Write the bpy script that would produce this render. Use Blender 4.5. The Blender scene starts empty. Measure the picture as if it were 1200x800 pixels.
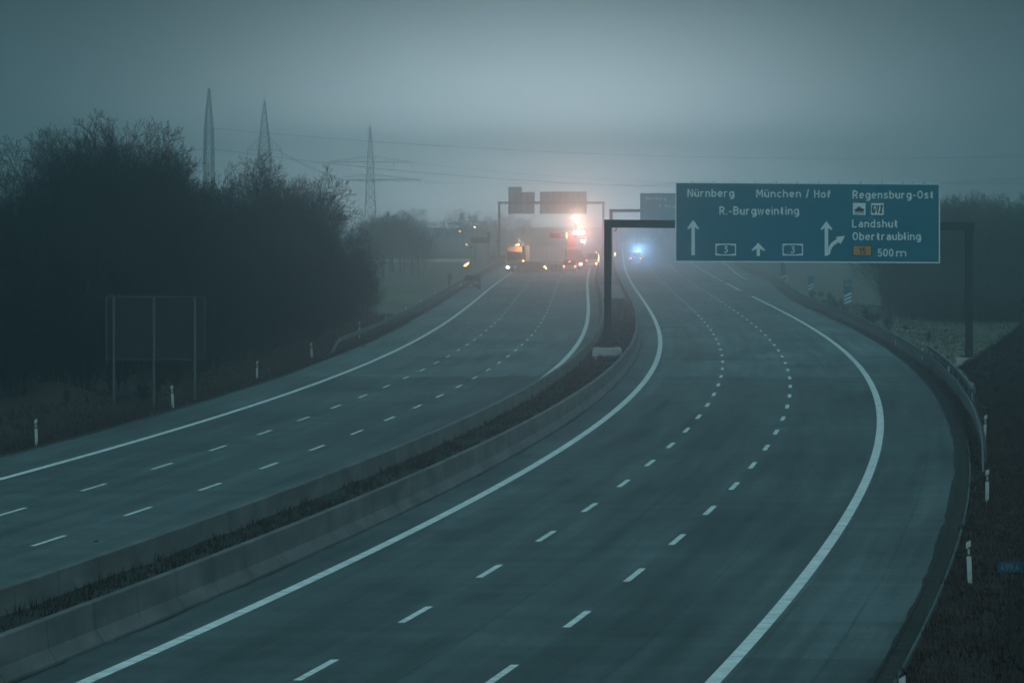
import bpy, math, random
from mathutils import Vector, Matrix
R = math.radians
random.seed(7)
sc = bpy.context.scene
COL = sc.collection

# ------------------------------------------------------------------ camera
CAMZ = 9.0
FPX = 7800.0            # focal length in pixels of the 1200 px wide photograph
HOR = 249.0             # row of the horizon
cam_d = bpy.data.cameras.new('camera')
cam = bpy.data.objects.new('camera', cam_d); COL.objects.link(cam)
cam.location = (0, 0, CAMZ)
cam.rotation_euler = (R(90) - math.atan(151.0 / FPX), 0, 0)
cam_d.sensor_width = 36; cam_d.lens = 36 * FPX / 1200
cam_d.clip_start = 1; cam_d.clip_end = 12000
sc.camera = cam

# ------------------------------------------------------------------ sky, sun, exposure
SUN_EL, SUN_AZ = 4.0, 1.0      # low behind the fog, straight down the road
w = bpy.data.worlds.new('World'); sc.world = w; w.use_nodes = True
nt = w.node_tree; nt.nodes.clear()
N = nt.nodes.new; L = nt.links.new
out = N('ShaderNodeOutputWorld'); bg = N('ShaderNodeBackground')
sky = N('ShaderNodeTexSky'); sky.sky_type = 'NISHITA'; sky.sun_disc = False
sky.sun_elevation = R(SUN_EL); sky.sun_rotation = R(SUN_AZ); sky.air_density = 2; sky.dust_density = 6
bw = N('ShaderNodeRGBToBW'); L(sky.outputs[0], bw.inputs[0])
tint = N('ShaderNodeMix'); tint.data_type = 'RGBA'; tint.blend_type = 'MULTIPLY'; tint.inputs[0].default_value = 1
L(bw.outputs[0], tint.inputs[6]); tint.inputs[7].default_value = (0.43, 1.0, 1.15, 1)
# fog glow added to the sky ahead, shaped to fade towards the frame edges
geo = N('ShaderNodeTexCoord'); dot = N('ShaderNodeVectorMath'); dot.operation = 'DOT_PRODUCT'
L(geo.outputs['Generated'], dot.inputs[0])
gd = Vector((0.004, 1, 0.004)).normalized(); dot.inputs[1].default_value = gd
def M_(op, a, b=None):
    n = N('ShaderNodeMath'); n.operation = op
    for i, v in enumerate((a, b)):
        if v is None: continue
        if hasattr(v, 'links'): L(v, n.inputs[i])
        else: n.inputs[i].default_value = v
    return n.outputs[0]
ang2 = M_('MULTIPLY', M_('SUBTRACT', 1.0, dot.outputs['Value']), 2.0)      # ~ angle squared
sepw = N('ShaderNodeSeparateXYZ'); L(geo.outputs['Generated'], sepw.inputs[0])
ex = M_('MULTIPLY', M_('POWER', M_('ABSOLUTE', M_('SUBTRACT', sepw.outputs[0], 0.004)), 2.0), 1.0 / (0.043 ** 2))
ez = M_('MULTIPLY', M_('POWER', M_('ABSOLUTE', M_('SUBTRACT', sepw.outputs[2], 0.003)), 2.0), 1.0 / (0.0185 ** 2))
front = M_('GREATER_THAN', sepw.outputs[1], 0.0)
g1 = M_('MULTIPLY', M_('MULTIPLY', M_('EXPONENT', M_('MULTIPLY', M_('ADD', ex, ez), -1.0)), front), 42.0)
ez2 = M_('MULTIPLY', M_('POWER', M_('ABSOLUTE', M_('SUBTRACT', sepw.outputs[2], 0.0)), 2.0), 1.0 / (0.012 ** 2))
gb = M_('MULTIPLY', M_('MULTIPLY', M_('EXPONENT', M_('MULTIPLY', M_('ADD', ex, ez2), -1.0)), front), 100.0)
g1 = M_('ADD', g1, gb)
g2 = M_('MULTIPLY', M_('EXPONENT', M_('MULTIPLY', ang2, -1.0 / (0.25 ** 2))), 0.08)
gs = M_('ADD', g1, g2)
glow = N('ShaderNodeMix'); glow.data_type = 'RGBA'; glow.blend_type = 'MULTIPLY'; glow.inputs[0].default_value = 1
L(gs, glow.inputs[6]); glow.inputs[7].default_value = (0.84, 1.0, 1.09, 1)
add = N('ShaderNodeMix'); add.data_type = 'RGBA'; add.blend_type = 'ADD'; add.inputs[0].default_value = 1
mrz = N('ShaderNodeMapRange'); mrz.interpolation_type = 'SMOOTHSTEP'; L(sepw.outputs[2], mrz.inputs['Value'])
mrz.inputs['From Min'].default_value = 0.10; mrz.inputs['From Max'].default_value = 0.60; mrz.inputs['To Min'].default_value = 0.02; mrz.inputs['To Max'].default_value = 4.0
ov = N('ShaderNodeMix'); ov.data_type = 'RGBA'; ov.blend_type = 'MULTIPLY'; ov.inputs[0].default_value = 1   # overcast: zenith brighter than horizon
L(tint.outputs[2], ov.inputs[6]); L(mrz.outputs[0], ov.inputs[7])
L(ov.outputs[2], add.inputs[6]); L(glow.outputs[2], add.inputs[7])
L(add.outputs[2], bg.inputs[0]); bg.inputs[1].default_value = 0.06
L(bg.outputs[0], out.inputs[0])
w.cycles.sampling_method = 'MANUAL'; w.cycles.sample_map_resolution = 2048

sd = bpy.data.lights.new('sun', 'SUN'); sd.energy = 0.6; sd.angle = R(30); sd.color = (0.62, 0.95, 1.0)
so = bpy.data.objects.new('sun', sd); COL.objects.link(so)
so.rotation_euler = (R(90 - 38), 0, R(180 - 150)); so['kind'] = 'structure'

sc.view_settings.view_transform = 'Standard'; sc.view_settings.look = 'None'
sc.view_settings.exposure = 0.6; sc.view_settings.gamma = 1
cy = sc.cycles
cy.use_denoising = True; cy.denoising_input_passes = 'RGB_ALBEDO_NORMAL'; cy.denoising_prefilter = 'ACCURATE'; cy.denoiser = 'OPENIMAGEDENOISE'
cy.max_bounces = 8; cy.diffuse_bounces = 2; cy.glossy_bounces = 2; cy.volume_bounces = 5; cy.transmission_bounces = 3
cy.sample_clamp_indirect = 3.0; cy.use_light_tree = True

# ------------------------------------------------------------------ helpers
def tag(o, label=None, cat=None, group=None, kind=None):
    if label: o['label'] = label
    if cat: o['category'] = cat
    if group: o['group'] = group
    if kind: o['kind'] = kind
    return o

def thing(name, label, cat, loc=(0, 0, 0), rz=0, group=None):
    o = bpy.data.objects.new(name, None); COL.objects.link(o)
    o.location = loc; o.rotation_euler = (0, 0, rz); o.empty_display_size = 0.3
    return tag(o, label, cat, group)

class MB:
    def __init__(s): s.v = []; s.f = []; s.uv = {}
    def add(s, vs, fs):
        b = len(s.v); s.v += [tuple(p) for p in vs]; s.f += [tuple(i + b for i in f) for f in fs]; return s
    def box(s, c, d, rz=0, taper=1.0):
        x, y, z = d[0] / 2, d[1] / 2, d[2] / 2; vs = []
        for k, t in ((-1, 1), (1, taper)):
            for i, j in ((-1, -1), (1, -1), (1, 1), (-1, 1)):
                px, py = i * x * t, j * y * t
                vs.append((c[0] + px * math.cos(rz) - py * math.sin(rz), c[1] + px * math.sin(rz) + py * math.cos(rz), c[2] + k * z))
        return s.add(vs, [(3, 2, 1, 0), (4, 5, 6, 7), (0, 1, 5, 4), (1, 2, 6, 5), (2, 3, 7, 6), (3, 0, 4, 7)])
    def tube(s, p0, p1, r0, r1=None, n=8, cap=True):
        r1 = r0 if r1 is None else r1
        p0, p1 = Vector(p0), Vector(p1); d = (p1 - p0)
        if d.length < 1e-6: return s
        d.normalize(); a = d.orthogonal().normalized(); b = d.cross(a); vs = []
        for p, r in ((p0, r0), (p1, r1)):
            for k in range(n):
                t = 2 * math.pi * k / n; vs.append(p + a * (math.cos(t) * r) + b * (math.sin(t) * r))
        fs = [(k, (k + 1) % n, n + (k + 1) % n, n + k) for k in range(n)]
        if cap: fs += [tuple(range(n - 1, -1, -1)), tuple(range(n, 2 * n))]
        return s.add(vs, fs)
    def beam(s, p0, p1, t):
        return s.tube(p0, p1, t / 2 * 1.3, n=4)
    def ball(s, c, r, n=10, m=7, sz=1.0):
        vs = [(c[0], c[1], c[2] - r * sz)]; fs = []
        for j in range(1, m):
            a = math.pi * j / m
            for k in range(n):
                t = 2 * math.pi * k / n
                vs.append((c[0] + r * math.sin(a) * math.cos(t), c[1] + r * math.sin(a) * math.sin(t), c[2] - r * math.cos(a) * sz))
        vs.append((c[0], c[1], c[2] + r * sz)); e = len(vs) - 1
        for k in range(n):
            fs.append((0, 1 + (k + 1) % n, 1 + k)); fs.append((e, e - n + k, e - n + (k + 1) % n))
            for j in range(m - 2):
                a = 1 + j * n
                fs.append((a + k, a + (k + 1) % n, a + n + (k + 1) % n, a + n + k))
        return s.add(vs, fs)
    def poly(s, pts, y0, y1):            # outline in (x, z) given thickness along y
        n = len(pts)
        vs = [(p[0], y0, p[1]) for p in pts] + [(p[0], y1, p[1]) for p in pts]
        return s.add(vs, [tuple(range(n)), tuple(range(2 * n - 1, n - 1, -1))] + [(k, n + k, n + (k + 1) % n, (k + 1) % n) for k in range(n)])
    def loft(s, rows, closed=True, caps=True):
        n = len(rows[0]); vs = [p for r in rows for p in r]; fs = []
        for j in range(len(rows) - 1):
            for k in range(n if closed else n - 1):
                fs.append((j * n + k, j * n + (k + 1) % n, (j + 1) * n + (k + 1) % n, (j + 1) * n + k))
        if caps: fs += [tuple(range(n - 1, -1, -1)), tuple(range((len(rows) - 1) * n, len(rows) * n))]
        return s.add(vs, fs)
    def build(s, name, mat, parent=None, bevel=0, smooth=False, uvs=None):
        me = bpy.data.meshes.new(name); me.from_pydata(s.v, [], s.f); me.materials.append(mat)
        if uvs:
            ul = me.uv_layers.new(name='UVMap')
            for lp in me.loops: ul.data[lp.index].uv = uvs[lp.vertex_index]
        if smooth:
            for p in me.polygons: p.use_smooth = True
        me.validate(); me.update()
        o = bpy.data.objects.new(name, me); COL.objects.link(o)
        if parent: o.parent = parent
        if bevel:
            b = o.modifiers.new('bevel', 'BEVEL'); b.width = bevel; b.segments = 2; b.limit_method = 'ANGLE'
        return o

def copy_tree(o, parent=None):
    c = o.copy(); COL.objects.link(c); c.parent = parent
    for ch in list(o.children): copy_tree(ch, c)
    return c

# ------------------------------------------------------------------ materials
def mat(name, col, rough=0.7, metal=0, var=0.0, scale=2.0, emit=None, es=0, bump=0.0, bscale=30, spec=0.4):
    m = bpy.data.materials.new(name); m.use_nodes = True; t = m.node_tree; p = t.nodes['Principled BSDF']
    p.inputs['Base Color'].default_value = (*col, 1); p.inputs['Roughness'].default_value = rough
    p.inputs['Metallic'].default_value = metal; p.inputs['Specular IOR Level'].default_value = spec
    if emit: p.inputs['Emission Color'].default_value = (*emit, 1); p.inputs['Emission Strength'].default_value = es
    tc = t.nodes.new('ShaderNodeTexCoord')
    if var:
        n = t.nodes.new('ShaderNodeTexNoise'); n.inputs['Scale'].default_value = scale; n.inputs['Detail'].default_value = 6
        t.links.new(tc.outputs['Object'], n.inputs['Vector'])
        r = t.nodes.new('ShaderNodeValToRGB'); r.color_ramp.elements[0].position = .3; r.color_ramp.elements[1].position = .72
        r.color_ramp.elements[0].color = (*[c * (1 - var) for c in col], 1); r.color_ramp.elements[1].color = (*[min(1, c * (1 + var)) for c in col], 1)
        t.links.new(n.outputs['Fac'], r.inputs[0]); t.links.new(r.outputs[0], p.inputs['Base Color'])
    if bump:
        n = t.nodes.new('ShaderNodeTexNoise'); n.inputs['Scale'].default_value = bscale; n.inputs['Detail'].default_value = 4
        t.links.new(tc.outputs['Object'], n.inputs['Vector'])
        b = t.nodes.new('ShaderNodeBump'); b.inputs['Strength'].default_value = bump; b.inputs['Distance'].default_value = .05
        t.links.new(n.outputs['Fac'], b.inputs['Height']); t.links.new(b.outputs[0], p.inputs['Normal'])
    return m

def ramp(t, fac, stops, interp='LINEAR'):
    r = t.nodes.new('ShaderNodeValToRGB'); cr = r.color_ramp; cr.interpolation = interp
    while len(cr.elements) < len(stops): cr.elements.new(0.5)
    for e, (p, c) in zip(cr.elements, stops):
        e.position = p; e.color = (c, c, c, 1) if not hasattr(c, '__len__') else (*c, 1)
    t.links.new(fac, r.inputs[0]); return r.outputs[0]

def mixmul(t, a, b, f=1.0):
    m = t.nodes.new('ShaderNodeMix'); m.data_type = 'RGBA'; m.blend_type = 'MULTIPLY'; m.inputs[0].default_value = f
    t.links.new(a, m.inputs[6]); t.links.new(b, m.inputs[7]); return m.outputs[2]

def road_mat(name, base, u0, u1, tracks, sheen_rough=0.72, joints=()):
    """asphalt; UV u = metres across the road, v = metres along it"""
    m = bpy.data.materials.new(name); m.use_nodes = True; t = m.node_tree; p = t.nodes['Principled BSDF']
    uv = t.nodes.new('ShaderNodeUVMap'); uv.uv_map = 'UVMap'
    sep = t.nodes.new('ShaderNodeSeparateXYZ'); t.links.new(uv.outputs[0], sep.inputs[0])
    def noise(sx, sy, detail=5, rough=.55):
        mp = t.nodes.new('ShaderNodeMapping'); mp.inputs['Scale'].default_value = (sx, sy, 1)
        n = t.nodes.new('ShaderNodeTexNoise'); n.inputs['Scale'].default_value = 1; n.inputs['Detail'].default_value = detail
        n.inputs['Roughness'].default_value = rough
        t.links.new(uv.outputs[0], mp.inputs[0]); t.links.new(mp.outputs[0], n.inputs['Vector']); return n.outputs['Fac']
    mr = t.nodes.new('ShaderNodeMapRange'); mr.inputs['From Min'].default_value = u0; mr.inputs['From Max'].default_value = u1
    nwarp = t.nodes.new('ShaderNodeMath'); nwarp.operation = 'MULTIPLY_ADD'
    t.links.new(noise(.2, .03), nwarp.inputs[0]); nwarp.inputs[1].default_value = .5; t.links.new(sep.outputs[0], nwarp.inputs[2])
    t.links.new(nwarp.outputs[0], mr.inputs['Value'])
    lane = ramp(t, mr.outputs[0], [(min(1, max(0, (a - u0) / (u1 - u0))), c) for a, c in tracks], 'EASE')
    big = ramp(t, noise(.16, .02), [(.32, .72), (.68, 1.3)])
    streak = ramp(t, noise(1.6, .03), [(.32, .72), (.68, 1.28)])
    cross = ramp(t, noise(.09, .35, 5), [(.35, .85), (.65, 1.14)])
    grain = ramp(t, noise(6, 2.5, 8, .85), [(.3, .6), (.7, 1.4)])
    rgb = t.nodes.new('ShaderNodeRGB'); rgb.outputs[0].default_value = (*base, 1)
    c = mixmul(t, rgb.outputs[0], lane)
    for k in (big, streak, cross, grain): c = mixmul(t, c, k)
    def joint(off_, wd_, dark):            # a sealed longitudinal joint, wandering slightly
        global_n = noise(.0, .05, 2)
        a1 = t.nodes.new('ShaderNodeMath'); a1.operation = 'MULTIPLY_ADD'; t.links.new(global_n, a1.inputs[0]); a1.inputs[1].default_value = .12; t.links.new(sep.outputs[0], a1.inputs[2])
        a2 = t.nodes.new('ShaderNodeMath'); a2.operation = 'SUBTRACT'; t.links.new(a1.outputs[0], a2.inputs[0]); a2.inputs[1].default_value = off_ + .06
        a3 = t.nodes.new('ShaderNodeMath'); a3.operation = 'ABSOLUTE'; t.links.new(a2.outputs[0], a3.inputs[0])
        return ramp(t, a3.outputs[0], [(wd_ * .5, dark), (wd_, 1.0)])
    for jo in joints: c = mixmul(t, c, joint(jo, .05, .74))
    # oil and rubber blotches, and small repaired patches
    c = mixmul(t, c, ramp(t, noise(.45, .10, 4), [(.58, 1.0), (.72, .66)]))
    vo = t.nodes.new('ShaderNodeTexVoronoi'); vo.inputs['Scale'].default_value = 1; vo.distance = 'CHEBYCHEV'; mp = t.nodes.new('ShaderNodeMapping'); mp.inputs['Scale'].default_value = (.13, .035, 1)
    t.links.new(uv.outputs[0], mp.inputs[0]); t.links.new(mp.outputs[0], vo.inputs['Vector'])
    c = mixmul(t, c, ramp(t, vo.outputs['Color'], [(.0, .88), (.45, 1.0), (.9, 1.14)]))
    # surfacing joint between sections; tones also paint the far road's brighter light
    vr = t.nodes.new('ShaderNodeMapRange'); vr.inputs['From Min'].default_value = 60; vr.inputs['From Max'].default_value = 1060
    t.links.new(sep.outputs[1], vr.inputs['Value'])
    sec_light = ramp(t, vr.outputs[0], [(0, .92), (.10, 1.0), (.302, 1.5), (.72, 1.6)], 'CONSTANT')
    c = mixmul(t, c, sec_light)
    t.links.new(c, p.inputs['Base Color'])
    rr = t.nodes.new('ShaderNodeMapRange'); rr.inputs['To Min'].default_value = sheen_rough - .04; rr.inputs['To Max'].default_value = sheen_rough + .06
    t.links.new(noise(.6, .05), rr.inputs['Value']); t.links.new(rr.outputs[0], p.inputs['Roughness'])
    p.inputs['Specular IOR Level'].default_value = .06
    b = t.nodes.new('ShaderNodeBump'); b.inputs['Strength'].default_value = .35; b.inputs['Distance'].default_value = .02
    t.links.new(noise(14, 14, 3), b.inputs['Height']); t.links.new(b.outputs[0], p.inputs['Normal'])
    return m

def concrete_mat(name, col, joint=6.0, stain=.35):
    m = bpy.data.materials.new(name); m.use_nodes = True; t = m.node_tree; p = t.nodes['Principled BSDF']
    uv = t.nodes.new('ShaderNodeUVMap'); uv.uv_map = 'UVMap'
    sep = t.nodes.new('ShaderNodeSeparateXYZ'); t.links.new(uv.outputs[0], sep.inputs[0])
    def noise(sx, sy, d=6):
        mp = t.nodes.new('ShaderNodeMapping'); mp.inputs['Scale'].default_value = (sx, sy, 1)
        n = t.nodes.new('ShaderNodeTexNoise'); n.inputs['Scale'].default_value = 1; n.inputs['Detail'].default_value = d
        t.links.new(uv.outputs[0], mp.inputs[0]); t.links.new(mp.outputs[0], n.inputs['Vector']); return n.outputs['Fac']
    rgb = t.nodes.new('ShaderNodeRGB'); rgb.outputs[0].default_value = (*col, 1)
    c = mixmul(t, rgb.outputs[0], ramp(t, noise(1.2, .22), [(.35, .62), (.65, 1.25)]))
    c = mixmul(t, c, ramp(t, noise(.6, .8, 3), [(.3, .84), (.65, 1.06)]))          # water streaks down the face
    c = mixmul(t, c, ramp(t, noise(6, 4), [(.3, .88), (.7, 1.1)]))
    md = t.nodes.new('ShaderNodeMath'); md.operation = 'MODULO'; md.inputs[1].default_value = joint
    t.links.new(sep.outputs[1], md.inputs[0])
    dv = t.nodes.new('ShaderNodeMath'); dv.operation = 'DIVIDE'; dv.inputs[1].default_value = joint; t.links.new(md.outputs[0], dv.inputs[0])
    c = mixmul(t, c, ramp(t, dv.outputs[0], [(0, .2), (.012, .3), (.02, 1.0), (.93, 1.0), (.99, .88)]))
    t.links.new(c, p.inputs['Base Color']); p.inputs['Roughness'].default_value = .85
    b = t.nodes.new('ShaderNodeBump'); b.inputs['Strength'].default_value = .4; b.inputs['Distance'].default_value = .02
    t.links.new(noise(12, 8), b.inputs['Height']); t.links.new(b.outputs[0], p.inputs['Normal'])
    return m

def ground_mat(name, c1, c2, c3, s=.5):
    m = bpy.data.materials.new(name); m.use_nodes = True; t = m.node_tree; p = t.nodes['Principled BSDF']
    tc = t.nodes.new('ShaderNodeTexCoord')
    def noise(sc_, d=8):
        n = t.nodes.new('ShaderNodeTexNoise'); n.inputs['Scale'].default_value = sc_; n.inputs['Detail'].default_value = d
        t.links.new(tc.outputs['Object'], n.inputs['Vector']); return n.outputs['Fac']
    a = ramp(t, noise(s), [(.3, c1), (.5, c2), (.7, c3)])
    c = mixmul(t, a, ramp(t, noise(4.0), [(.3, .65), (.7, 1.3)]))
    c = mixmul(t, c, ramp(t, noise(.03, 3), [(.35, .8), (.65, 1.2)]))
    t.links.new(c, p.inputs['Base Color']); p.inputs['Roughness'].default_value = .95; p.inputs['Specular IOR Level'].default_value = .15
    b = t.nodes.new('ShaderNodeBump'); b.inputs['Strength'].default_value = .7; b.inputs['Distance'].default_value = .12
    t.links.new(noise(6), b.inputs['Height']); t.links.new(b.outputs[0], p.inputs['Normal'])
    return m

M = {}
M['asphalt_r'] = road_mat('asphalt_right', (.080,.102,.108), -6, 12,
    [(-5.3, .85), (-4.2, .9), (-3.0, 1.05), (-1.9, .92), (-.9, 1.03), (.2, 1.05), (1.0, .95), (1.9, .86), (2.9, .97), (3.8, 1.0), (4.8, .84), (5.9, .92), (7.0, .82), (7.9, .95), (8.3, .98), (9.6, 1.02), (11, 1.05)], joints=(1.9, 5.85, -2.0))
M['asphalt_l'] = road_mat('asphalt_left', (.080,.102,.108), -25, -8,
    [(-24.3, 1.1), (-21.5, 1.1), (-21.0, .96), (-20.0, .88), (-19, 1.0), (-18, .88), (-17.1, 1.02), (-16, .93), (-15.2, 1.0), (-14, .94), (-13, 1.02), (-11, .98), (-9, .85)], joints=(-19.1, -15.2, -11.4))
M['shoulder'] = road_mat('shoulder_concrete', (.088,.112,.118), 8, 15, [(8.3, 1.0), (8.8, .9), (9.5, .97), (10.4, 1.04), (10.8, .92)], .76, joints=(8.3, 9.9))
M['paint'] = mat('road_paint', (.78, .80, .80), .7, var=.32, scale=1.6, spec=.1, bump=.2)
M['concrete'] = concrete_mat('barrier_concrete', (.125, .125, .125))
M['block'] = mat('foundation_concrete', (.42, .42, .41), .85, var=.25, scale=1.5, bump=.3)
M['slabs'] = mat('median_paving', (.2, .2, .2), .85, var=.15, scale=.6)
M['verge'] = ground_mat('verge_grass', (.020, .011, .011), (.034, .019, .018), (.052, .030, .027))
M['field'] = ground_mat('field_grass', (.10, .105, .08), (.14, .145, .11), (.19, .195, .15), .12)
M['soil'] = ground_mat('median_soil', (.018, .016, .014), (.03, .028, .024), (.05, .046, .04), 1.2)
M['blade'] = mat('dry_grass', (.055, .032, .027), .9, var=.4, scale=.8, spec=.1)
M['weed'] = mat('median_weeds', (.030, .020, .017), .9, var=.5, scale=1.3, spec=.1)
M['fieldblade'] = mat('pale_grass', (.11, .11, .085), .9, var=.35, scale=.3, spec=.1)
M['bark'] = mat('bark', (.012, .012, .012), .95, var=.3, scale=3, spec=.1)
M['twig'] = mat('twigs', (.014, .014, .014), .95, spec=.1)
M['evergreen'] = mat('evergreen_leaves', (.02, .03, .018), .9, var=.3, scale=2, spec=.1)
M['galv'] = mat('galvanised_steel', (.30, .32, .33), .45, metal=.6, var=.2, scale=2.5)
M['rail'] = mat('weathered_guardrail', (.11, .12, .125), .65, metal=.2, var=.3, scale=1.2)
M['gantry'] = mat('gantry_steel', (.022, .028, .031), .75, metal=.0, var=.25, scale=1.0)
M['signback'] = mat('sign_back', (.22, .23, .235), .65, metal=.3, var=.15, scale=.7)
M['darkback'] = mat('dark_sign_back', (.012, .014, .015), .9, var=.2, scale=.8)  # near-black sign back, much darker than the other
M['blue'] = mat('sign_blue', (.0, .15, .23), .65, var=.06, scale=.6, spec=.15)
M['white'] = mat('sign_white', (.88, .90, .90), .6, spec=.2)
M['orange'] = mat('sign_orange', (.62, .25, .04), .55)
M['black'] = mat('black_plastic', (.012, .012, .013), .5)
M['postwhite'] = mat('delineator_white', (.5, .51, .5), .6, var=.2, scale=6)
M['reflector'] = mat('reflector', (.75, .7, .55), .15, metal=.3)
M['glass'] = mat('car_glass', (.01, .013, .015), .2, spec=.3)
M['tyre'] = mat('tyre', (.018, .018, .018), .85)
M['rim'] = mat('rim', (.3, .3, .31), .35, metal=.8)
M['lattice'] = mat('pylon_steel', (.24, .26, .26), .6, metal=.3)
M['cable'] = mat('cable', (.03, .03, .03), .6)
M['skirt'] = mat('underbody', (.02, .021, .022), .8)
M['plate'] = mat('number_plate', (.7, .7, .68), .5)
M['lensclear'] = mat('lamp_lens', (.5, .5, .5), .1)
M['redlens'] = mat('red_lens', (.25, .01, .008), .2)
def lamp(name, c, s): return mat(name, (.5, .5, .5), .4, emit=c, es=s)
M['l_white'] = lamp('lit_white_lamp', (1, .93, .85), 60)
M['l_warm'] = lamp('lit_headlamp', (1, .72, .5), 18)
M['l_red'] = lamp('lit_tail_lamp', (1, .16, .06), 14)
M['l_amber'] = lamp('lit_amber_lamp', (1, .45, .12), 14)
M['l_blue'] = lamp('lit_blue_beacon', (.45, .7, 1), 60)
M['l_flame'] = lamp('flame', (1, .42, .14), 9)

# ------------------------------------------------------------------ the road's alignment
AX = [-6.945, -4.426, -2.074, 0.111, 2.13, 3.983, 5.672, 7.199, 8.571, 9.793, 10.874, 11.826, 12.658, 13.384, 14.017, 14.569, 15.053, 15.481, 15.863, 16.209, 16.526, 16.822, 17.103, 17.374, 17.639, 17.901, 18.165, 18.432, 18.704, 18.983, 19.27, 19.566, 19.871, 20.186, 20.51, 20.843, 21.185, 21.536, 21.893, 22.257, 22.628, 23.003, 23.382, 23.764, 24.149, 24.537, 24.926, 25.317, 25.709, 26.102, 26.496, 26.891, 27.286, 27.682, 28.079, 28.476, 28.873]
def A(y):
    if y < 100: return AX[0] + .1045 * (y - 100)
    if y > 1500: return AX[-1] + .0158 * (y - 1500)
    u = (y - 100) / 25; i = min(int(u), len(AX) - 2); t = u - i
    p1, p2 = AX[i], AX[i + 1]
    p0 = AX[i - 1] if i else 2 * p1 - p2; p3 = AX[i + 2] if i + 2 < len(AX) else 2 * p2 - p1
    return .5 * (2 * p1 + (p2 - p0) * t + (2 * p0 - 5 * p1 + 4 * p2 - p3) * t * t + (3 * p1 - p0 - 3 * p2 + p3) * t ** 3)
def head(y): return math.atan((A(y + 3) - A(y - 3)) / 6)
def C(y, off, z=0.0):
    a = head(y); return Vector((A(y) + off * math.cos(a), y - off * math.sin(a), z))
def P(px, Y, z=0.0):                 # a surveyed point: pixel column and distance
    return Vector(((px - 600) / FPX * Y, Y, z))
def off_of(X, Y):
    y = Y
    for _ in range(4):
        a = head(y); o = (X - A(y)) / math.cos(a); y = Y + o * math.sin(a)
    return y, o

def sweep(name, prof, y0, y1, m, parent=None, step=6.0, closed=False, offf=None):
    """profile [(off, z)] swept along the road between distances y0..y1"""
    mb = MB(); rows = []; uvs = []
    n = max(2, int((y1 - y0) / step) + 1)
    acc = [0]
    for k in range(1, len(prof)):
        acc.append(acc[-1] + math.hypot(prof[k][0] - prof[k - 1][0], prof[k][1] - prof[k - 1][1]))
    for j in range(n):
        y = y0 + (y1 - y0) * j / (n - 1); d = offf(y) if offf else 0
        rows.append([C(y, o + d, z) for o, z in prof])
        for k, (o, z) in enumerate(prof): uvs.append((o + d if not closed else acc[k], y))
    mb.loft(rows, closed=closed, caps=closed)
    return mb.build(name, m, parent, uvs=uvs)

# ------------------------------------------------------------------ ground
def noise1(x, y):
    return (math.sin(x * .31 + 1.3) * math.cos(y * .23 + .4) + math.sin(x * .77 + y * .41) * .5 + math.sin(x * 1.7 - y * .9 + 2) * .25)
def sm(a, b, x):
    t = max(0, min(1, (x - a) / (b - a))); return t * t * (3 - 2 * t)
def gh(y, o):
    if -24.2 < o < -8.4 or -5.5 < o < 10.9: return -.05
    if -8.4 <= o <= -5.5: return .33 + .05 * noise1(o * 3, y * 1.7)
    if 11.02 < o < 11.55 and y < 270: return -.14
    if o >= 10.9:
        wid = 3.2 * sm(660, 900, y)                      # exit lane pushes the verge outward
        d = o - wid
        if d < 11.0: return -.05
        h = -.05 - .2 * sm(11.2, 13.5, d) - .7 * sm(13, 24, d)
        e = 1 - sm(372, 396, y + noise1(o, y) * 3)
        emb = max(0, min((d - 13.3) * .82, 7.0 + .3 * noise1(o, y))) * e
        return h * (1 - sm(.0, .4, emb)) + emb + .05 * noise1(o * 2, y)
    h = -.05 - .28 * sm(-24.4, -26.6, -abs(o)) if False else -.05
    d = -24.3 - o
    h = -.05 - .25 * sm(.3, 2.2, d) + .45 * sm(2.6, 5.5, d) - .8 * sm(14, 60, d)
    mx, my = -22.0, 316.0
    c = C(y, o)
    h += 1.15 * math.exp(-((c.x - mx) / 1.5) ** 2 - ((c.y - my) / 5) ** 2)
    return h + .06 * noise1(o * 2.5, y * .6) * sm(.2, 2, d)

ys = [-150, -60, 0, 40] + list(range(60, 640, 6)) + list(range(640, 1400, 20)) + [1450, 1600, 1800, 2200, 3000, 4000]
offs = [-850, -600, -400, -250, -150, -100, -75, -60, -50, -44, -40, -37, -35, -34, -33, -32, -31, -30, -29, -28.3, -27.6, -26.9, -26.2, -25.5, -25, -24.6, -24.25, -24.15,
        -16, -8.6, -8.35, -8, -7.5, -7, -6.5, -6, -5.6, -5.4, 2, 10.85, 10.95, 11.1, 11.4, 11.8, 12.3, 12.8, 13.3, 13.8, 14.3, 14.8, 15.4, 16, 17, 18, 19.5, 21, 23, 25, 28, 32, 38, 46, 60, 80, 110, 150, 250, 400, 600, 850]
g = MB(); g.loft([[C(y, o, gh(y, o)) for o in offs] for y in ys], closed=False, caps=False)
gobj = g.build('ground', M['verge'], smooth=True); gobj['kind'] = 'structure'
gobj.data.materials.append(M['field']); gobj.data.materials.append(M['soil'])
no = len(offs) - 1
for p in gobj.data.polygons:
    j, k = divmod(p.index, no); o = offs[k]; y = ys[j]
    if -8.7 < o < -5.3: p.material_index = 2
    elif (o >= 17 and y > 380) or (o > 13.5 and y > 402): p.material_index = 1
    elif o < -27 and y > 590: p.material_index = 1

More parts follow.
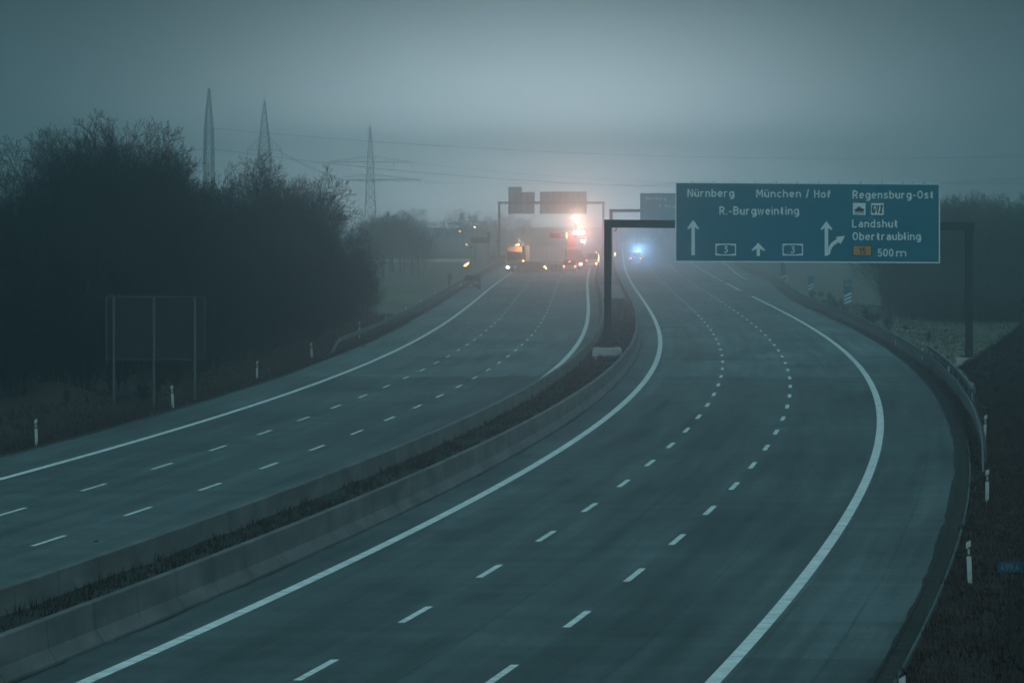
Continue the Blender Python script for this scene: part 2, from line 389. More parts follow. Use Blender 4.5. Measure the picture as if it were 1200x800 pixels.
# ------------------------------------------------------------------ roads
lf = lambda y: 3.0 * sm(640, 900, y)
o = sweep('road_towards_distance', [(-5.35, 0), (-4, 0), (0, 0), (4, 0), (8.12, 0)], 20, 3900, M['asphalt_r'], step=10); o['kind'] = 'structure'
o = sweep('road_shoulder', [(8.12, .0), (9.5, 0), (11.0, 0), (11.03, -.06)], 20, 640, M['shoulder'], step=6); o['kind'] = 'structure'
mb = MB(); rows = []; uvs = []
for j in range(60):
    y = 640 + (3900 - 640) * (j / 59) ** 1.6
    for k, t in enumerate((0, .5, 1)):
        oo = 8.12 + (2.9 + lf(y)) * t; uvs.append((oo, y))
    rows.append([C(y, 8.12), C(y, 8.12 + (2.9 + lf(y)) / 2), C(y, 11.02 + lf(y))])
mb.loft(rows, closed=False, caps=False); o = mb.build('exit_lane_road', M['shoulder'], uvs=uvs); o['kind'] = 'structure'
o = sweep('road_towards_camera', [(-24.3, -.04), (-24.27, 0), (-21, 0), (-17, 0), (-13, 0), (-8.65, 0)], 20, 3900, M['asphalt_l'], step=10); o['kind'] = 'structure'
# narrow gutter strip along the near right shoulder
o = sweep('gutter', [(11.03, -.035), (11.1, -.03), (11.42, -.035), (11.42, -.16)], 40, 262, M['soil'], step=6)
o['kind'] = 'structure'
o = sweep('kerb_edge', [(11.44, -.16), (11.44, .01), (11.5, .01), (11.5, -.16)], 40, 262, M['shoulder'], step=6); o['kind'] = 'structure'

# soil and moss creeping over the pavement edges
def creep(off, sgn, y0, y1, amp, seed):
    rnd = random.Random(seed); mb = MB(); rows = []; y = y0; wv = .1
    while y < y1:
        wv = max(.02, min(amp, wv + rnd.gauss(0, .022))); rows.append([C(y, off + sgn * .05, .004), C(y, off - sgn * wv, .005)]); y += .9 if y < 350 else 2.5
    mb.loft(rows, closed=False, caps=False); o = mb.build('edge_soil', M['soil']); o['kind'] = 'structure'
creep(11.02, 1, 60, 640, .16, 1); creep(-24.28, -1, 150, 900, .30, 2); creep(-5.36, -1, 60, 700, .14, 3)

def strip(mb, off, y0, y1, wd, step=6.0, z=.006, offf=None):
    n = max(1, int((y1 - y0) / step)); rows = []
    for j in range(n + 1):
        y = y0 + (y1 - y0) * j / n; d = offf(y) if offf else 0
        rows.append([C(y, off - wd / 2 + d, z), C(y, off + wd / 2 + d, z)])
    mb.loft(rows, closed=False, caps=False)
edge = MB()
strip(edge, -4.0, 25, 2900, .30); strip(edge, 8.0, 25, 716, .30)
strip(edge, 8.0, 768, 850, .30); 
strip(edge, 11.75, 892, 2000, .25, offf=lambda y: 1.9 * sm(892, 1180, y))
o = edge.build('edge_line_marking_right_road', M['paint']); o.name = 'road_edge_lines'; o['kind'] = 'structure'
blk = MB(); y = 868
while y < 1500: strip(blk, 8.0, y, y + 6, .30); y += 9
o = blk.build('exit_lane_markings', M['paint']); o['kind'] = 'structure'
edge = MB(); strip(edge, -21.2, 25, 2900, .30); strip(edge, -9.65, 25, 2900, .30)
o = edge.build('oncoming_road_edge_lines', M['paint']); o['kind'] = 'structure'
d = MB()
for off, s0, per in ((0, 131.0, 18.05), (3.75, 129.8, 17.92)):
    k = -4
    while s0 + per * k < 1500: yy = s0 + per * k; strip(d, off, yy - 3, yy + 3, .17); k += 1
o = d.build('lane_dashes', M['paint']); o['kind'] = 'structure'
d = MB()
for off, s0, per in ((-17.15, 198.7, 18.17), (-13.4, 181.4, 18.1)):
    k = -7
    while s0 + per * k < 1500: yy = s0 + per * k; strip(d, off, yy - 3, yy + 3, .15); k += 1
o = d.build('oncoming_lane_dashes', M['paint']); o['kind'] = 'structure'
o = sweep('median_paving', [(-8.15, .40), (-7, .43), (-5.85, .40)], 668, 790, M['slabs'], step=6); o['kind'] = 'structure'

# ------------------------------------------------------------------ concrete barriers
def barrier(name, c, y0, y1, label):
    # safety profile: wide toe, steep upper wall, flat top
    pr = [(-.30, -.05), (-.30, .06), (-.13, .32), (-.095, .88), (-.075, .90), (.075, .90), (.095, .88), (.13, .32), (.30, .06), (.30, -.05)]
    b = sweep(name, [(c + o_, z) for o_, z in pr], y0, y1, M['concrete'], step=3, closed=True)
    return tag(b, label, 'concrete barrier', 'concrete barriers of the median')
barrier('concrete_barrier', -5.65, 40, 3000, 'long grey concrete safety barrier on the right side of the median, beside the empty carriageway')
barrier('concrete_barrier', -8.35, 40, 3000, 'long grey concrete safety barrier on the left side of the median, beside the crash carriageway')

# ------------------------------------------------------------------ guardrails
def guardrail(label, off, y0, y1, side, upper=None, flat_start=True, offf=None):
    r = thing('guardrail', label, 'guardrail', C(y0, off), 0, 'steel guardrails on the verges')
    inv = -C(y0, off)
    f = lambda p: (p[0] + inv.x, p[1] + inv.y, p[2])
    prof = [(0, .44), (.05, .47), (.06, .53), (.0, .575), (.0, .615), (.06, .66), (.05, .72), (0, .75), (-.012, .75), (-.012, .44)]
    mb = MB(); rows = []
    n = int((y1 - y0) / 4)
    for j in range(n + 1):
        y = y0 + (y1 - y0) * j / n; dz = -.72 * (1 - sm(0, 12, y - y0)) if flat_start else 0
        dd = offf(y) if offf else 0
        rows.append([f(C(y, off + dd - side * u, max(z + dz, -.02))) for u, z in prof])
    mb.loft(rows); mb.build('rail_beam', M['rail'], r)
    yy = y0 + 8; k = 0
    while yy < min(y1, y0 + 4 * 95):
        pm = MB(); dd = offf(yy) if offf else 0; p = f(C(yy, off + dd + side * .09))
        pm.box((p[0], p[1], .28), (.07, .10, .86)); pm.build('post', M['rail'], r); yy += 4; k += 1
    pm = MB()
    while yy < y1:
        dd = offf(yy) if offf else 0; p = f(C(yy, off + dd + side * .09)); pm.box((p[0], p[1], .28), (.07, .10, .86)); yy += 4
    if pm.v: q = pm.build('distant_post', M['rail'], r); q['kind'] = 'stuff'
    if upper:
        u0, u1 = upper; ub = MB(); rows = []
        for j in range(25):
            y = u0 + (u1 - u0) * j / 24
            rows.append([f(C(y, off + side * a_, z)) for a_, z in ((.12, .98), (.12, 1.14), (.16, 1.18), (.28, 1.18), (.32, 1.14), (.32, .98), (.28, .94), (.16, .94))])
        ub.loft(rows); ub.build('upper_beam', M['rail'], r)
        y = u0 + 1
        while y < u1:
            b_ = MB(); p = f(C(y, off + side * .22)); b_.box((p[0], p[1], .55), (.09, .11, 1.45)); b_.build('bracket', M['rail'], r); y += 11.8
    return r
guardrail('steel guardrail along the right verge with a raised second beam near the gantry foot', 11.95, 232, 1150, 1, upper=(297, 394), offf=lambda y: 3.0 * sm(640, 900, y))
guardrail('steel guardrail along the left verge, its lowered end beside the roadside wood', -25.1, 426, 1150, -1)

# ------------------------------------------------------------------ delineator posts
def delineator(refl=True):
    r = thing('delineator_post', 'x', 'delineator post', (0, 0, 0), 0, 'white delineator posts along the verges')
    m = MB(); m.loft([[(-.06, -.035, z), (.06, -.035, z), (.05, .03, z), (0, .06, z), (-.05, .03, z)] for z in (-.15, .66)])
    m.build('lower_shell', M['postwhite'], r, bevel=.006)
    m = MB(); m.loft([[(-.061, -.036, .66), (.061, -.036, .66), (.051, .031, .66), (0, .061, .66), (-.051, .031, .66)],
                      [(-.061, -.036, .84), (.061, -.036, .90), (.051, .031, .90), (0, .061, .87), (-.051, .031, .84)]])
    m.build('black_band', M['black'], r)
    m = MB(); m.loft([[(-.06, -.035, .84), (.06, -.035, .90), (.05, .03, .90), (0, .06, .87), (-.05, .03, .84)],
                      [(-.06, -.035, 1.0), (.06, -.035, 1.05), (.05, .03, 1.05), (0, .06, 1.02), (-.05, .03, 1.0)]])
    m.build('cap', M['postwhite'], r)
    m = MB(); m.box((0, -.041, .77), (.05, .012, .13)); m.build('reflector', M['reflector'], r)
    return r
dp = delineator(); first = True
def put_post(pos, label, tilt=0.0):
    global first
    o = dp if first else copy_tree(dp); first = False
    o.location = pos; o['label'] = label; o.rotation_euler = (tilt * .6, tilt, 0)
words = ['nearest', 'second', 'third', 'fourth', 'fifth', 'sixth', 'seventh', 'eighth', 'ninth', 'tenth']
lp = [(42.5, 258.6), (202.5, 309), (301, 361), (365.6, 419), (413.5, 482), (445, 535), (468, 590), (488, 640), (504, 700), (517, 760)]
for k, (px, Y) in enumerate(lp):
    p = P(px, Y); y_, o_ = off_of(p.x, p.y); p.z = gh(y_, o_) + (.22 if k > 3 else 0)
    if k > 3: p = C(y_, -25.75, .0 + .05)
    put_post(p, f'white post with black band on the left verge, {words[k]} from the near end', R(random.uniform(-4, 4)))
rp = [(1060.5, 116.5), (1137, 163.6), (1157, 210), (1153.5, 266)]
for k, (px, Y) in enumerate(rp):
    p = P(px, Y); y_, o_ = off_of(p.x, p.y); p.z = gh(y_, o_)
    put_post(p, f'white post with black band on the right verge, {words[k]} from the near end', R(random.uniform(-3, 5)))
for k in range(4):
    y = 316 + 50 * k; put_post(C(y, 12.5, -.1), f'small white post behind the right guardrail, {words[k+4]} from the near end', R(random.uniform(-3, 3)))
# slim marker stake in the median soil
r = thing('marker_stake', 'thin dark stake with pale tip standing in the median soil', 'stake', C(366, -6.9, .16))
MB().tube((0, 0, -.1), (0, 0, .75), .022).build('stake', M['black'], r); MB().tube((0, 0, .75), (0, 0, .86), .03).build('tip', M['postwhite'], r)

# ------------------------------------------------------------------ lettering
def arc(cx, cy_, rx, ry, a0, a1, n=12):
    n = max(4, int(abs(a1 - a0) / 18)); return [(cx + rx * math.cos(R(a0 + (a1 - a0) * k / n)), cy_ + ry * math.sin(R(a0 + (a1 - a0) * k / n))) for k in range(n + 1)]
bowl = arc(.21, .355, .21, .285, 90, 450)
GL = {  # road sign alphabet drawn as strokes: centre lines on a cap height of 1
 'N': [[(0, 0), (0, 1)], [(0, 1), (.48, 0)], [(.48, 0), (.48, 1)]],
 'u': [[(0, .70), (0, .25)] + arc(.2, .25, .2, .18, 180, 360) + [(.4, .3)], [(.4, .70), (.4, 0)]],
 'r': [[(0, 0), (0, .70)], arc(.22, .40, .22, .24, 170, 70)],
 'n': [[(0, 0), (0, .70)], arc(.2, .44, .2, .20, 180, 0) + [(.4, 0)]],
 'b': [[(0, 0), (0, 1)], bowl], 'd': [[(.42, 0), (.42, 1)], bowl], 'o': [bowl],
 'e': [[(.02, .36), (.42, .36)], arc(.21, .355, .21, .285, 0, 315)],
 'g': [bowl, [(.42, .70), (.42, -.05)] + arc(.21, -.05, .21, .16, 0, -140)],
 'M': [[(0, 0), (0, 1)], [(0, 1), (.28, .38), (.56, 1)], [(.56, 1), (.56, 0)]],
 'c': [arc(.21, .355, .21, .285, 50, 310)],
 'h': [[(0, 0), (0, 1)], arc(.2, .44, .2, .20, 180, 0) + [(.4, 0)]],
 '/': [[(0, -.05), (.36, 1.05)]], 'H': [[(0, 0), (0, 1)], [(.46, 0), (.46, 1)], [(0, .52), (.46, .52)]],
 'f': [[(.1, 0), (.1, .78)] + arc(.27, .78, .17, .15, 180, 80), [(0, .64), (.3, .64)]],
 'R': [[(0, 0), (0, 1)], [(0, .93), (.24, .93)] + arc(.24, .70, .21, .23, 90, -90) + [(0, .47)], [(.24, .47), (.47, 0)]],
 '.': [[(0, 0), (0, .14)]], '-': [[(0, .38), (.26, .38)]], ',': [[(.05, .14), (0, -.12)]],
 'B': [[(0, 0), (0, 1)], [(0, .93), (.24, .93)] + arc(.24, .73, .19, .20, 90, -90) + [(0, .53)], [(.24, .53)] + arc(.24, .30, .22, .23, 90, -90) + [(0, .07)]],
 'w': [[(0, .70), (.15, .02), (.3, .66), (.45, .02), (.6, .70)]],
 'i': [[(0, 0), (0, .70)], [(0, .84), (0, .98)]],
 't': [[(.12, .92), (.12, .2)] + arc(.25, .2, .13, .13, 180, 290), [(0, .64), (.3, .64)]],
 's': [[(.36, .56), (.28, .64), (.12, .64), (.03, .54), (.07, .42), (.30, .31), (.37, .19), (.28, .08), (.1, .07), (0, .15)]],
 'O': [arc(.25, .5, .25, .43, 90, 450)], 'L': [[(0, 1), (0, .07), (.44, .07)]],
 'a': [[(.03, .56)] + arc(.2, .46, .19, .185, 130, 0) + [(.39, 0)], [(.39, .40), (.17, .40)] + arc(.17, .235, .17, .165, 90, 270) + [(.39, .12)]],
 'l': [[(0, 1), (0, .18)] + arc(.12, .18, .12, .11, 180, 270)],
 '5': [[(.40, .93), (.06, .93), (.04, .53)] + arc(.2, .33, .22, .26, 125, -150)],
 '0': [arc(.22, .5, .22, .43, 90, 450)], '1': [[(0, .74), (.2, .97), (.2, 0)]],
 '3': [[(.02, .93), (.38, .93), (.17, .58)] + arc(.19, .33, .22, .26, 80, -150)],
 'm': [[(0, 0), (0, .70)], arc(.16, .46, .16, .18, 180, 0) + [(.32, 0)], arc(.48, .46, .16, .18, 180, 0) + [(.64, 0)]],
 '9': [arc(.21, .68, .21, .25, 90, 450), [(.42, .68), (.38, .38), (.14, 0)]], '4': [[(.28, 1), (0, .28), (.46, .28)], [(.32, .5), (.32, 0)]],
 'G': [arc(.25, .5, .25, .43, 50, 350) + [(.5, .46), (.28, .46)]], 'V': [[(0, 1), (.24, 0), (.48, 1)]], 'Z': [[(0, .93), (.42, .93), (.02, .07), (.44, .07)]]}
GL['ü'] = GL['u'] + [[(.09, .84), (.09, .98)], [(.31, .84), (.31, .98)]]
def text_mesh(s, size, x0, x1, zb, parent, m, y=-.02, name='lettering', bold=0.0, w=.15):
    """size = cap height / 0.7; the word is fitted between x0 and x1"""
    mb = MB(); cap = size * .7; pen = 0; strokes = []
    for ch_ in s:
        if ch_ == ' ': pen += .42; continue
        g_ = GL[ch_]; wd = max(p[0] for st in g_ for p in st)
        for st in g_: strokes.append([(p[0] + pen, p[1]) for p in st])
        pen += wd + w + .13
    tot = pen - .13 - w; xs = (x1 - x0 - w * cap) / tot if tot > .01 else cap
    for q, st in enumerate(strokes):
        pts = [Vector((x0 + w * cap / 2 + p[0] * xs, zb + p[1] * cap)) for p in st]; yy = y - .0015 * (q % 4); rows = []
        for k, p in enumerate(pts):
            d0 = (p - pts[k - 1]).normalized() if k else None; d1 = (pts[k + 1] - p).normalized() if k < len(pts) - 1 else None
            if k == 0 and (pts[0] - pts[-1]).length < 1e-4: d0 = (pts[-1] - pts[-2]).normalized()
            if k == len(pts) - 1 and (pts[0] - pts[-1]).length < 1e-4: d1 = (pts[1] - pts[0]).normalized()
            dd = ((d0 or d1) + (d1 or d0)).normalized(); nn = Vector((-dd.y, dd.x)); co = max(.5, abs(nn.dot(Vector((-(d1 or d0).y, (d1 or d0).x)))))
            h_ = w * cap / 2 / co; a_, b_ = p + nn * h_, p - nn * h_
            rows.append([(a_.x, yy, a_.y), (b_.x, yy, b_.y), (b_.x, yy + .001, b_.y), (a_.x, yy + .001, a_.y)])
        mb.loft(rows)
    return mb.build(name, m, parent)

# ------------------------------------------------------------------ main sign gantry
GY = 401.0; S = FPX / GY
def sx(px): return (px - 946) / S
def sz(py): return CAMZ - (py - HOR) / S
gx = P(946, GY).x
G = thing('sign_gantry', 'dark steel gantry carrying the large blue direction sign over the right carriageway', 'gantry', (gx, GY, 0))
for px, top, base in ((712.2, 8.1, .86), (1135.5, 7.95, .26)):
    x = sx(px); m = MB()
    m.box((x, 0, (top + base) / 2), (.44, .5, top - base))
    q = m.build('post', M['gantry'], G, bevel=.02)
    m = MB(); m.box((x, 0, base + .28), (.50, .56, .5), taper=.9); m.box((x, 0, base + .025), (.86, .86, .05)); 
    for a in (-1, 1):
        for b in (-1, 1): m.tube((x + a * .34, b * .34, base), (x + a * .34, b * .34, base + .13), .03, n=6)
    m.build('base_plate', M['gantry'], G)
m = MB()
zl, zr = sz(262.0), sz(265.3); xl, xr = sx(708), sx(1142)
m.loft([[(xl, -.22, zl - .24), (xl, .22, zl - .24), (xl, .22, zl + .24), (xl, -.22, zl + .24)],
        [(xr, -.22, zr - .24), (xr, .22, zr - .24), (xr, .22, zr + .24), (xr, -.22, zr + .24)]])
m.build('crossbeam', M['gantry'], G, bevel=.02)
m = MB(); m.tube((sx(722), -.1, sz(266)), (sx(722), -.1, sz(270)), .03); m.tube((sx(722), -.1, sz(270)), (sx(719), -.1, sz(270.5)), .025)
m.build('cable_stub', M['black'], G)
for px, z0, z1, wd in ((711.2, -.1, .82, 1.75), (1135.5, -1.1, .22, 1.7)):
    m = MB(); m.box((sx(px), 0, (z0 + z1) / 2), (wd, 1.7, z1 - z0)); q = m.build('concrete_foot', M['block'], G, bevel=.03)
    m = MB(); m.box((sx(px), 0, z1 + .03), (wd - .1 if px < 900 else wd + .06, 1.6, .06)); m.build('grout_pad', M['block'], G)
# sign panel
cx0, cx1, pz0, pz1 = sx(791), sx(1101), sz(307.2), sz(213.5)
pan = MB(); pan.poly([(cx0, pz0 + .02), (cx1, pz0 - .06), (cx1, pz1 - .09), (cx0, pz1)], -.42, -.34)
SP = pan.build('sign_panel', M['blue'], G)
PY = -.425
def spoly(pts, m, name, y=PY, th=.006):
    mb = MB(); mb.poly([(sx(a), sz(b)) for a, b in pts][::-1], y - th, y); return mb.build(name, m, SP)
# white rim as a frame of four strips
mb = MB(); tw = .07; zz = lambda x, zl_, zr_: zl_ + (zr_ - zl_) * (x - cx0) / (cx1 - cx0)
Q = [(cx0, pz0 + .02), (cx1, pz0 - .06), (cx1, pz1 - .09), (cx0, pz1)]
Qi = [(cx0 + tw, pz0 + .02 + tw), (cx1 - tw, pz0 - .06 + tw), (cx1 - tw, pz1 - .09 - tw), (cx0 + tw, pz1 - tw)]
for k in range(4):
    k2 = (k + 1) % 4; mb.poly([Q[k], Q[k2], Qi[k2], Qi[k]], -.43, -.424)
mb.build('white_rim', M['white'], SP)
rb = MB()
for k in range(5):
    x = cx0 + 1.5 + k * 3.2; rb.box((x, -.28, (pz0 + pz1) / 2), (.12, .12, pz1 - pz0 - .1)); rb.box((x, -.1, zl), (.1, .36, .2))
rb.build('panel_rib', M['gantry'], G)
eb = MB()
for k in range(12): eb.box((cx0 + 1 + k * 1.27, -.36, pz1 - .0 - .005 * k), (.06, .06, .09))
eb.build('top_clip', M['gantry'], G)
for s, a, b, top, base in (('Nürnberg', 805.3, 859.8, 221.5, 230.8), ('München', 886, 938, 222.2, 231.3), ('/', 944, 947.6, 222.2, 231.5), ('Hof', 953.6, 973.3, 222.7, 231.8),
                           ('R.-Burgweinting', 842.7, 935.7, 242, 251.6), ('Regensburg-Ost', 998.6, 1093.5, 223.4, 232.8),
                           ('Landshut', 998.2, 1051.7, 257.2, 266.5), ('Obertraubling', 998.6, 1078.4, 272, 281.4), ('500', 1028, 1046.5, 291.4, 300.6), ('m', 1049.5, 1061.5, 291.4, 300.6)):
    text_mesh(s, (base - top) / S / .70, sx(a), sx(b), sz(base), SP, M['white'], y=PY - .004, bold=.0)
def arrow(cx, tip, bot, hw, hl, sw):
    return [(cx, tip), (cx + hw, tip + hl), (cx + hw - 1, tip + hl + 1.2), (cx + sw, tip + hl - 1.5), (cx + sw, bot), (cx - sw, bot), (cx - sw, tip + hl - 1.5), (cx - hw + 1, tip + hl + 1.2), (cx - hw, tip + hl)]
spoly(arrow(812, 257.7, 299, 7, 10, 2), M['white'], 'arrow')
spoly(arrow(888.3, 284.4, 299.7, 8, 8.5, 1.9), M['white'], 'arrow')
spoly(arrow(968, 259, 299.7, 7, 9.5, 2), M['white'], 'arrow')
spoly([(970.2, 298), (970.2, 290), (974, 284.2), (980, 280.2), (979, 277.6), (989.6, 276.3), (984.6, 286.2), (982.3, 283.6), (976.5, 287.5), (973.2, 292.5), (972.2, 298)], M['white'], 'branch_arrow', y=PY - .008)
for c in (850.2, 928.6):
    hw, t0, t1 = 12, 285.6, 299.3; mb = MB()
    o_ = [(c - hw, t0), (c - 6, t0), (c + 6, t0), (c + hw, t0), (c + hw, t1), (c + 6, t1), (c - 6, t1), (c - hw, t1)]
    i_ = [(c - hw + 1.2, t0 + 2.3), (c - 5, t0 + 1.3), (c + 5, t0 + 1.3), (c + hw - 1.2, t0 + 2.3), (c + hw - 1.2, t1 - 2.3), (c + 5, t1 - 1.3), (c - 5, t1 - 1.3), (c - hw + 1.2, t1 - 2.3)]
    for k in range(8):
        k2 = (k + 1) % 8; mb.poly([(sx(p[0]), sz(p[1])) for p in (o_[k], o_[k2], i_[k2], i_[k])][::-1], PY - .006, PY)
    mb.build('motorway_shield', M['white'], SP)
    text_mesh('3', 8.0 / S / .70, sx(c - 2.4), sx(c + 2.4), sz(296.4), SP, M['white'], y=PY - .004, bold=.0)
spoly([(999, 237.7), (1013.8, 237.9), (1013.8, 251.8), (999, 251.6)], M['white'], 'harbour_pictogram')
spoly([(1000.4, 245.3), (1003.2, 244.9), (1003.4, 243.4), (1005.2, 243.2), (1005.4, 241.4), (1006.8, 241.4), (1007, 243.2), (1009.4, 243.4), (1009.6, 244.9), (1012.6, 244.4), (1011.2, 248.3), (1001.8, 248.3)], M['black'], 'ship_symbol', y=PY - .007)
spoly([(1000.6, 249.3), (1012.2, 249.4), (1012.2, 250.2), (1000.6, 250.1)], M['black'], 'wave_symbol', y=PY - .007)
spoly([(1020.3, 237.9), (1035, 238.1), (1035, 252), (1020.3, 251.8)], M['white'], 'freight_pictogram')
text_mesh('GVZ', 9.2 / S / .70, sx(1021), sx(1034.3), sz(249.8), SP, M['black'], y=PY - .010, w=.21)
spoly([(998.8, 287.2), (1021.2, 287.4), (1021.2, 299.9), (998.8, 299.7)], M['black'], 'road_number_rim')
spoly([(999.8, 288.2), (1020.2, 288.4), (1020.2, 298.9), (999.8, 298.7)], M['orange'], 'road_number_plate', y=PY - .008)
text_mesh('15', 7.6 / S / .70, sx(1006), sx(1014.5), sz(297.6), SP, M['black'], y=PY - .022, w=.19)

# ------------------------------------------------------------------ far gantries
Y2 = 890.0; s2 = FPX / Y2
def X2(px): return (px - 716) / s2
def Z2(py): return CAMZ - (py - HOR) / s2
G2 = thing('sign_gantry', 'second, hazy gantry with a pale blue sign showing left of the large sign', 'gantry', (P(716, Y2).x, Y2, 0))
MB().box((0, 0, 4.6), (.45, .5, 9.2)).build('post', M['gantry'], G2)
MB().box((X2(917), 0, 4.6), (.45, .5, 9.2)).build('post', M['gantry'], G2)
m = MB(); m.box(((X2(714) + X2(919)) / 2, 0, Z2(246.8)), (X2(919) - X2(714), .44, .42)); m.build('crossbeam', M['gantry'], G2)
for px in (716, 917): MB().box((X2(px), 0, .1), (1.5, 1.5, .8)).build('concrete_foot', M['block'], G2)
m = MB(); m.box(((X2(750) + X2(888)) / 2, -.38, (Z2(226.3) + Z2(267)) / 2), (X2(888) - X2(750), .08, Z2(226.3) - Z2(267)))
M['blue2'] = mat('haze_bright_blue', (.0, .30, .42), .6, var=.05)  # sign blue painted brighter to keep its teal through the haze
SP2 = m.build('sign_panel', M['blue2'], G2)
text_mesh('Nürnberg', 3.6 / s2 / .7, X2(756.5), X2(780), Z2(234.2), SP2, M['white'], y=-.425, bold=.0)
text_mesh('R.-Burgweinting', 3.6 / s2 / .7, X2(772), X2(812), Z2(243.3), SP2, M['white'], y=-.425, bold=.0)
m = MB(); 
for a in (.5, 5, 10, 15): m.box((X2(750) + a, -.25, (Z2(226.3) + Z2(267)) / 2), (.1, .12, 4.4))
m.build('panel_rib', M['gantry'], G2)

Y3 = 1280.0; s3 = FPX / Y3
def X3(px): return (px - 646) / s3
def Z3(py): return CAMZ - (py - HOR) / s3
G3 = thing('sign_gantry', 'farthest grey gantry over the left carriageway, its two sign panels seen from behind', 'gantry', (P(646, Y3).x, Y3, 0))
for px in (585, 707): MB().box((X3(px), 0, 5.3), (.42, .5, 10.8)).build('post', M['gantry'], G3)
for px in (585, 707): MB().box((X3(px), 0, .2), (1.5, 1.5, .9)).build('concrete_foot', M['block'], G3)
m = MB(); m.box((0, 0, Z3(237.6)), (X3(708.5) - X3(583.5), .44, .5)); m.build('crossbeam', M['gantry'], G3)
for a, b, c, e in ((595.5, 626.5, 225, 250.6), (632.5, 687.5, 224.6, 250.6)):
    m = MB(); m.box(((X3(a) + X3(b)) / 2, .34, (Z3(c) + Z3(e)) / 2), (X3(b) - X3(a), .1, Z3(c) - Z3(e)))
    pn = m.build('sign_panel', M['signback'], G3)
    if a < 600:
        m = MB(); m.box(((X3(595.5) + X3(612)) / 2, .34, (Z3(219) + Z3(224.9)) / 2), (X3(612) - X3(595.5), .1, Z3(219) - Z3(224.9))); m.build('exit_number_panel', M['signback'], G3)
    m = MB(); n = int((b - a) / 7)
    for k in range(n + 1): m.box((X3(a + 1.5 + k * (b - a - 3) / n), .23, (Z3(c) + Z3(e)) / 2), (.12, .1, Z3(c) - Z3(e) - .1))
    m.build('panel_rib', M['gantry'], G3)

# ------------------------------------------------------------------ back of the roadside sign on the left
p = P(182, 320); y_, o_ = off_of(p.x, p.y)
T = thing('roadside_sign', 'large unlit rectangular road sign seen from behind in front of the dark wood', 'road sign', (p.x, 320, gh(y_, o_)))
s4 = FPX / 320
M['signback2'] = mat('dull_steel', (.08, .09, .095), .7, var=.2)
m = MB(); m.box((0, 0, 3.75), (4.72, .05, 3.02)); pnl = m.build('sign_panel', M['darkback'], T, bevel=.01)
m = MB()
for a, b, c, e in ((-2.36, 2.36, 5.26, 5.26), (-2.36, 2.36, 2.24, 2.24), (-2.36, -2.36, 2.24, 5.26), (2.36, 2.36, 2.24, 5.26)):
    m.tube((a, -.03, c), (b, -.03, e), .028, n=6)
m.build('edge_frame', M['signback2'], pnl)
m = MB()
for z in (2.7, 3.5, 4.2, 4.9): m.box((0, -.045, z), (4.5, .035, .06))
m.build('crossbar', M['darkback'], pnl)
for px in (133, 180, 228): MB().tube(((px - 182) / s4, -.11, -.4), ((px - 182) / s4, -.11, 5.24), .075, n=10).build('post', M['signback2'], T)

# ------------------------------------------------------------------ kilometre plate, bottom right
M['kmblue'] = mat('worn_blue', (.0, .06, .10), .7)
p = P(1184, 142); y_, o_ = off_of(p.x, p.y); zg = gh(y_, o_)
K = thing('kilometre_sign', 'small blue kilometre plate on a thin post at the bottom right verge', 'distance sign', (p.x, p.y, zg))
MB().tube((0, .03, -.3), (0, .03, 1.55 - zg), .025).build('post', M['gantry'], K)
m = MB(); m.box((0, 0, 1.44 - zg), (.54, .02, .24)); kp = m.build('plate', M['kmblue'], K, bevel=.008)
text_mesh('499,4', .145 / .7, -.20, .20, 1.37 - zg, kp, mat('worn_lettering', (.16, .2, .22), .7), y=-.014, bold=.004)

# ------------------------------------------------------------------ countdown markers
for n_, (px, Y, wd, h, zb) in {3: (993.5, 598, .72, 2.42, .72), 2: (950.2, 700, .68, 1.72, .78), 1: (918, 800, .60, 1.66, 1.05)}.items():
    pos = P(px, Y, -.2)
    r = thing('countdown_marker', {3: 'tall blue exit countdown marker with three white stripes beyond the right guardrail', 2: 'blue exit countdown marker with two white stripes, the middle one of three', 1: 'farthest blue exit countdown marker, single white stripe, just under the large sign'}[n_], 'countdown sign', pos, 0, 'blue exit countdown markers')
    MB().tube((0, .05, -.5), (0, .05, zb + h), .045).build('post', M['gantry'], r)
    pl = MB().box((0, 0, zb + h / 2), (wd, .03, h)).build('plate', M['blue'], r, bevel=.01)
    for k in range(n_):
        z = zb + .22 + k * .33; m = MB()
        m.poly([(-wd / 2 + .02, z), (wd / 2 - .02, z + .3), (wd / 2 - .02, z + .44), (-wd / 2 + .02, z + .14)], -.022, -.016); m.build('stripe', M['white'], pl)
    if n_ == 3:
        text_mesh('300 m', .22, -.28, .28, zb + h - .55, pl, M['white'], y=-.022, bold=.004)
        m = MB(); 
        for a, b, c, e in ((-.2, .2, zb + h - .1, zb + h - .1), (-.2, .2, zb + h - .3, zb + h - .3), (-.2, -.2, zb + h - .3, zb + h - .1), (.2, .2, zb + h - .3, zb + h - .1)): m.tube((a, -.02, c), (b, -.02, e), .014, n=4)
        m.build('number_frame', M['white'], pl)

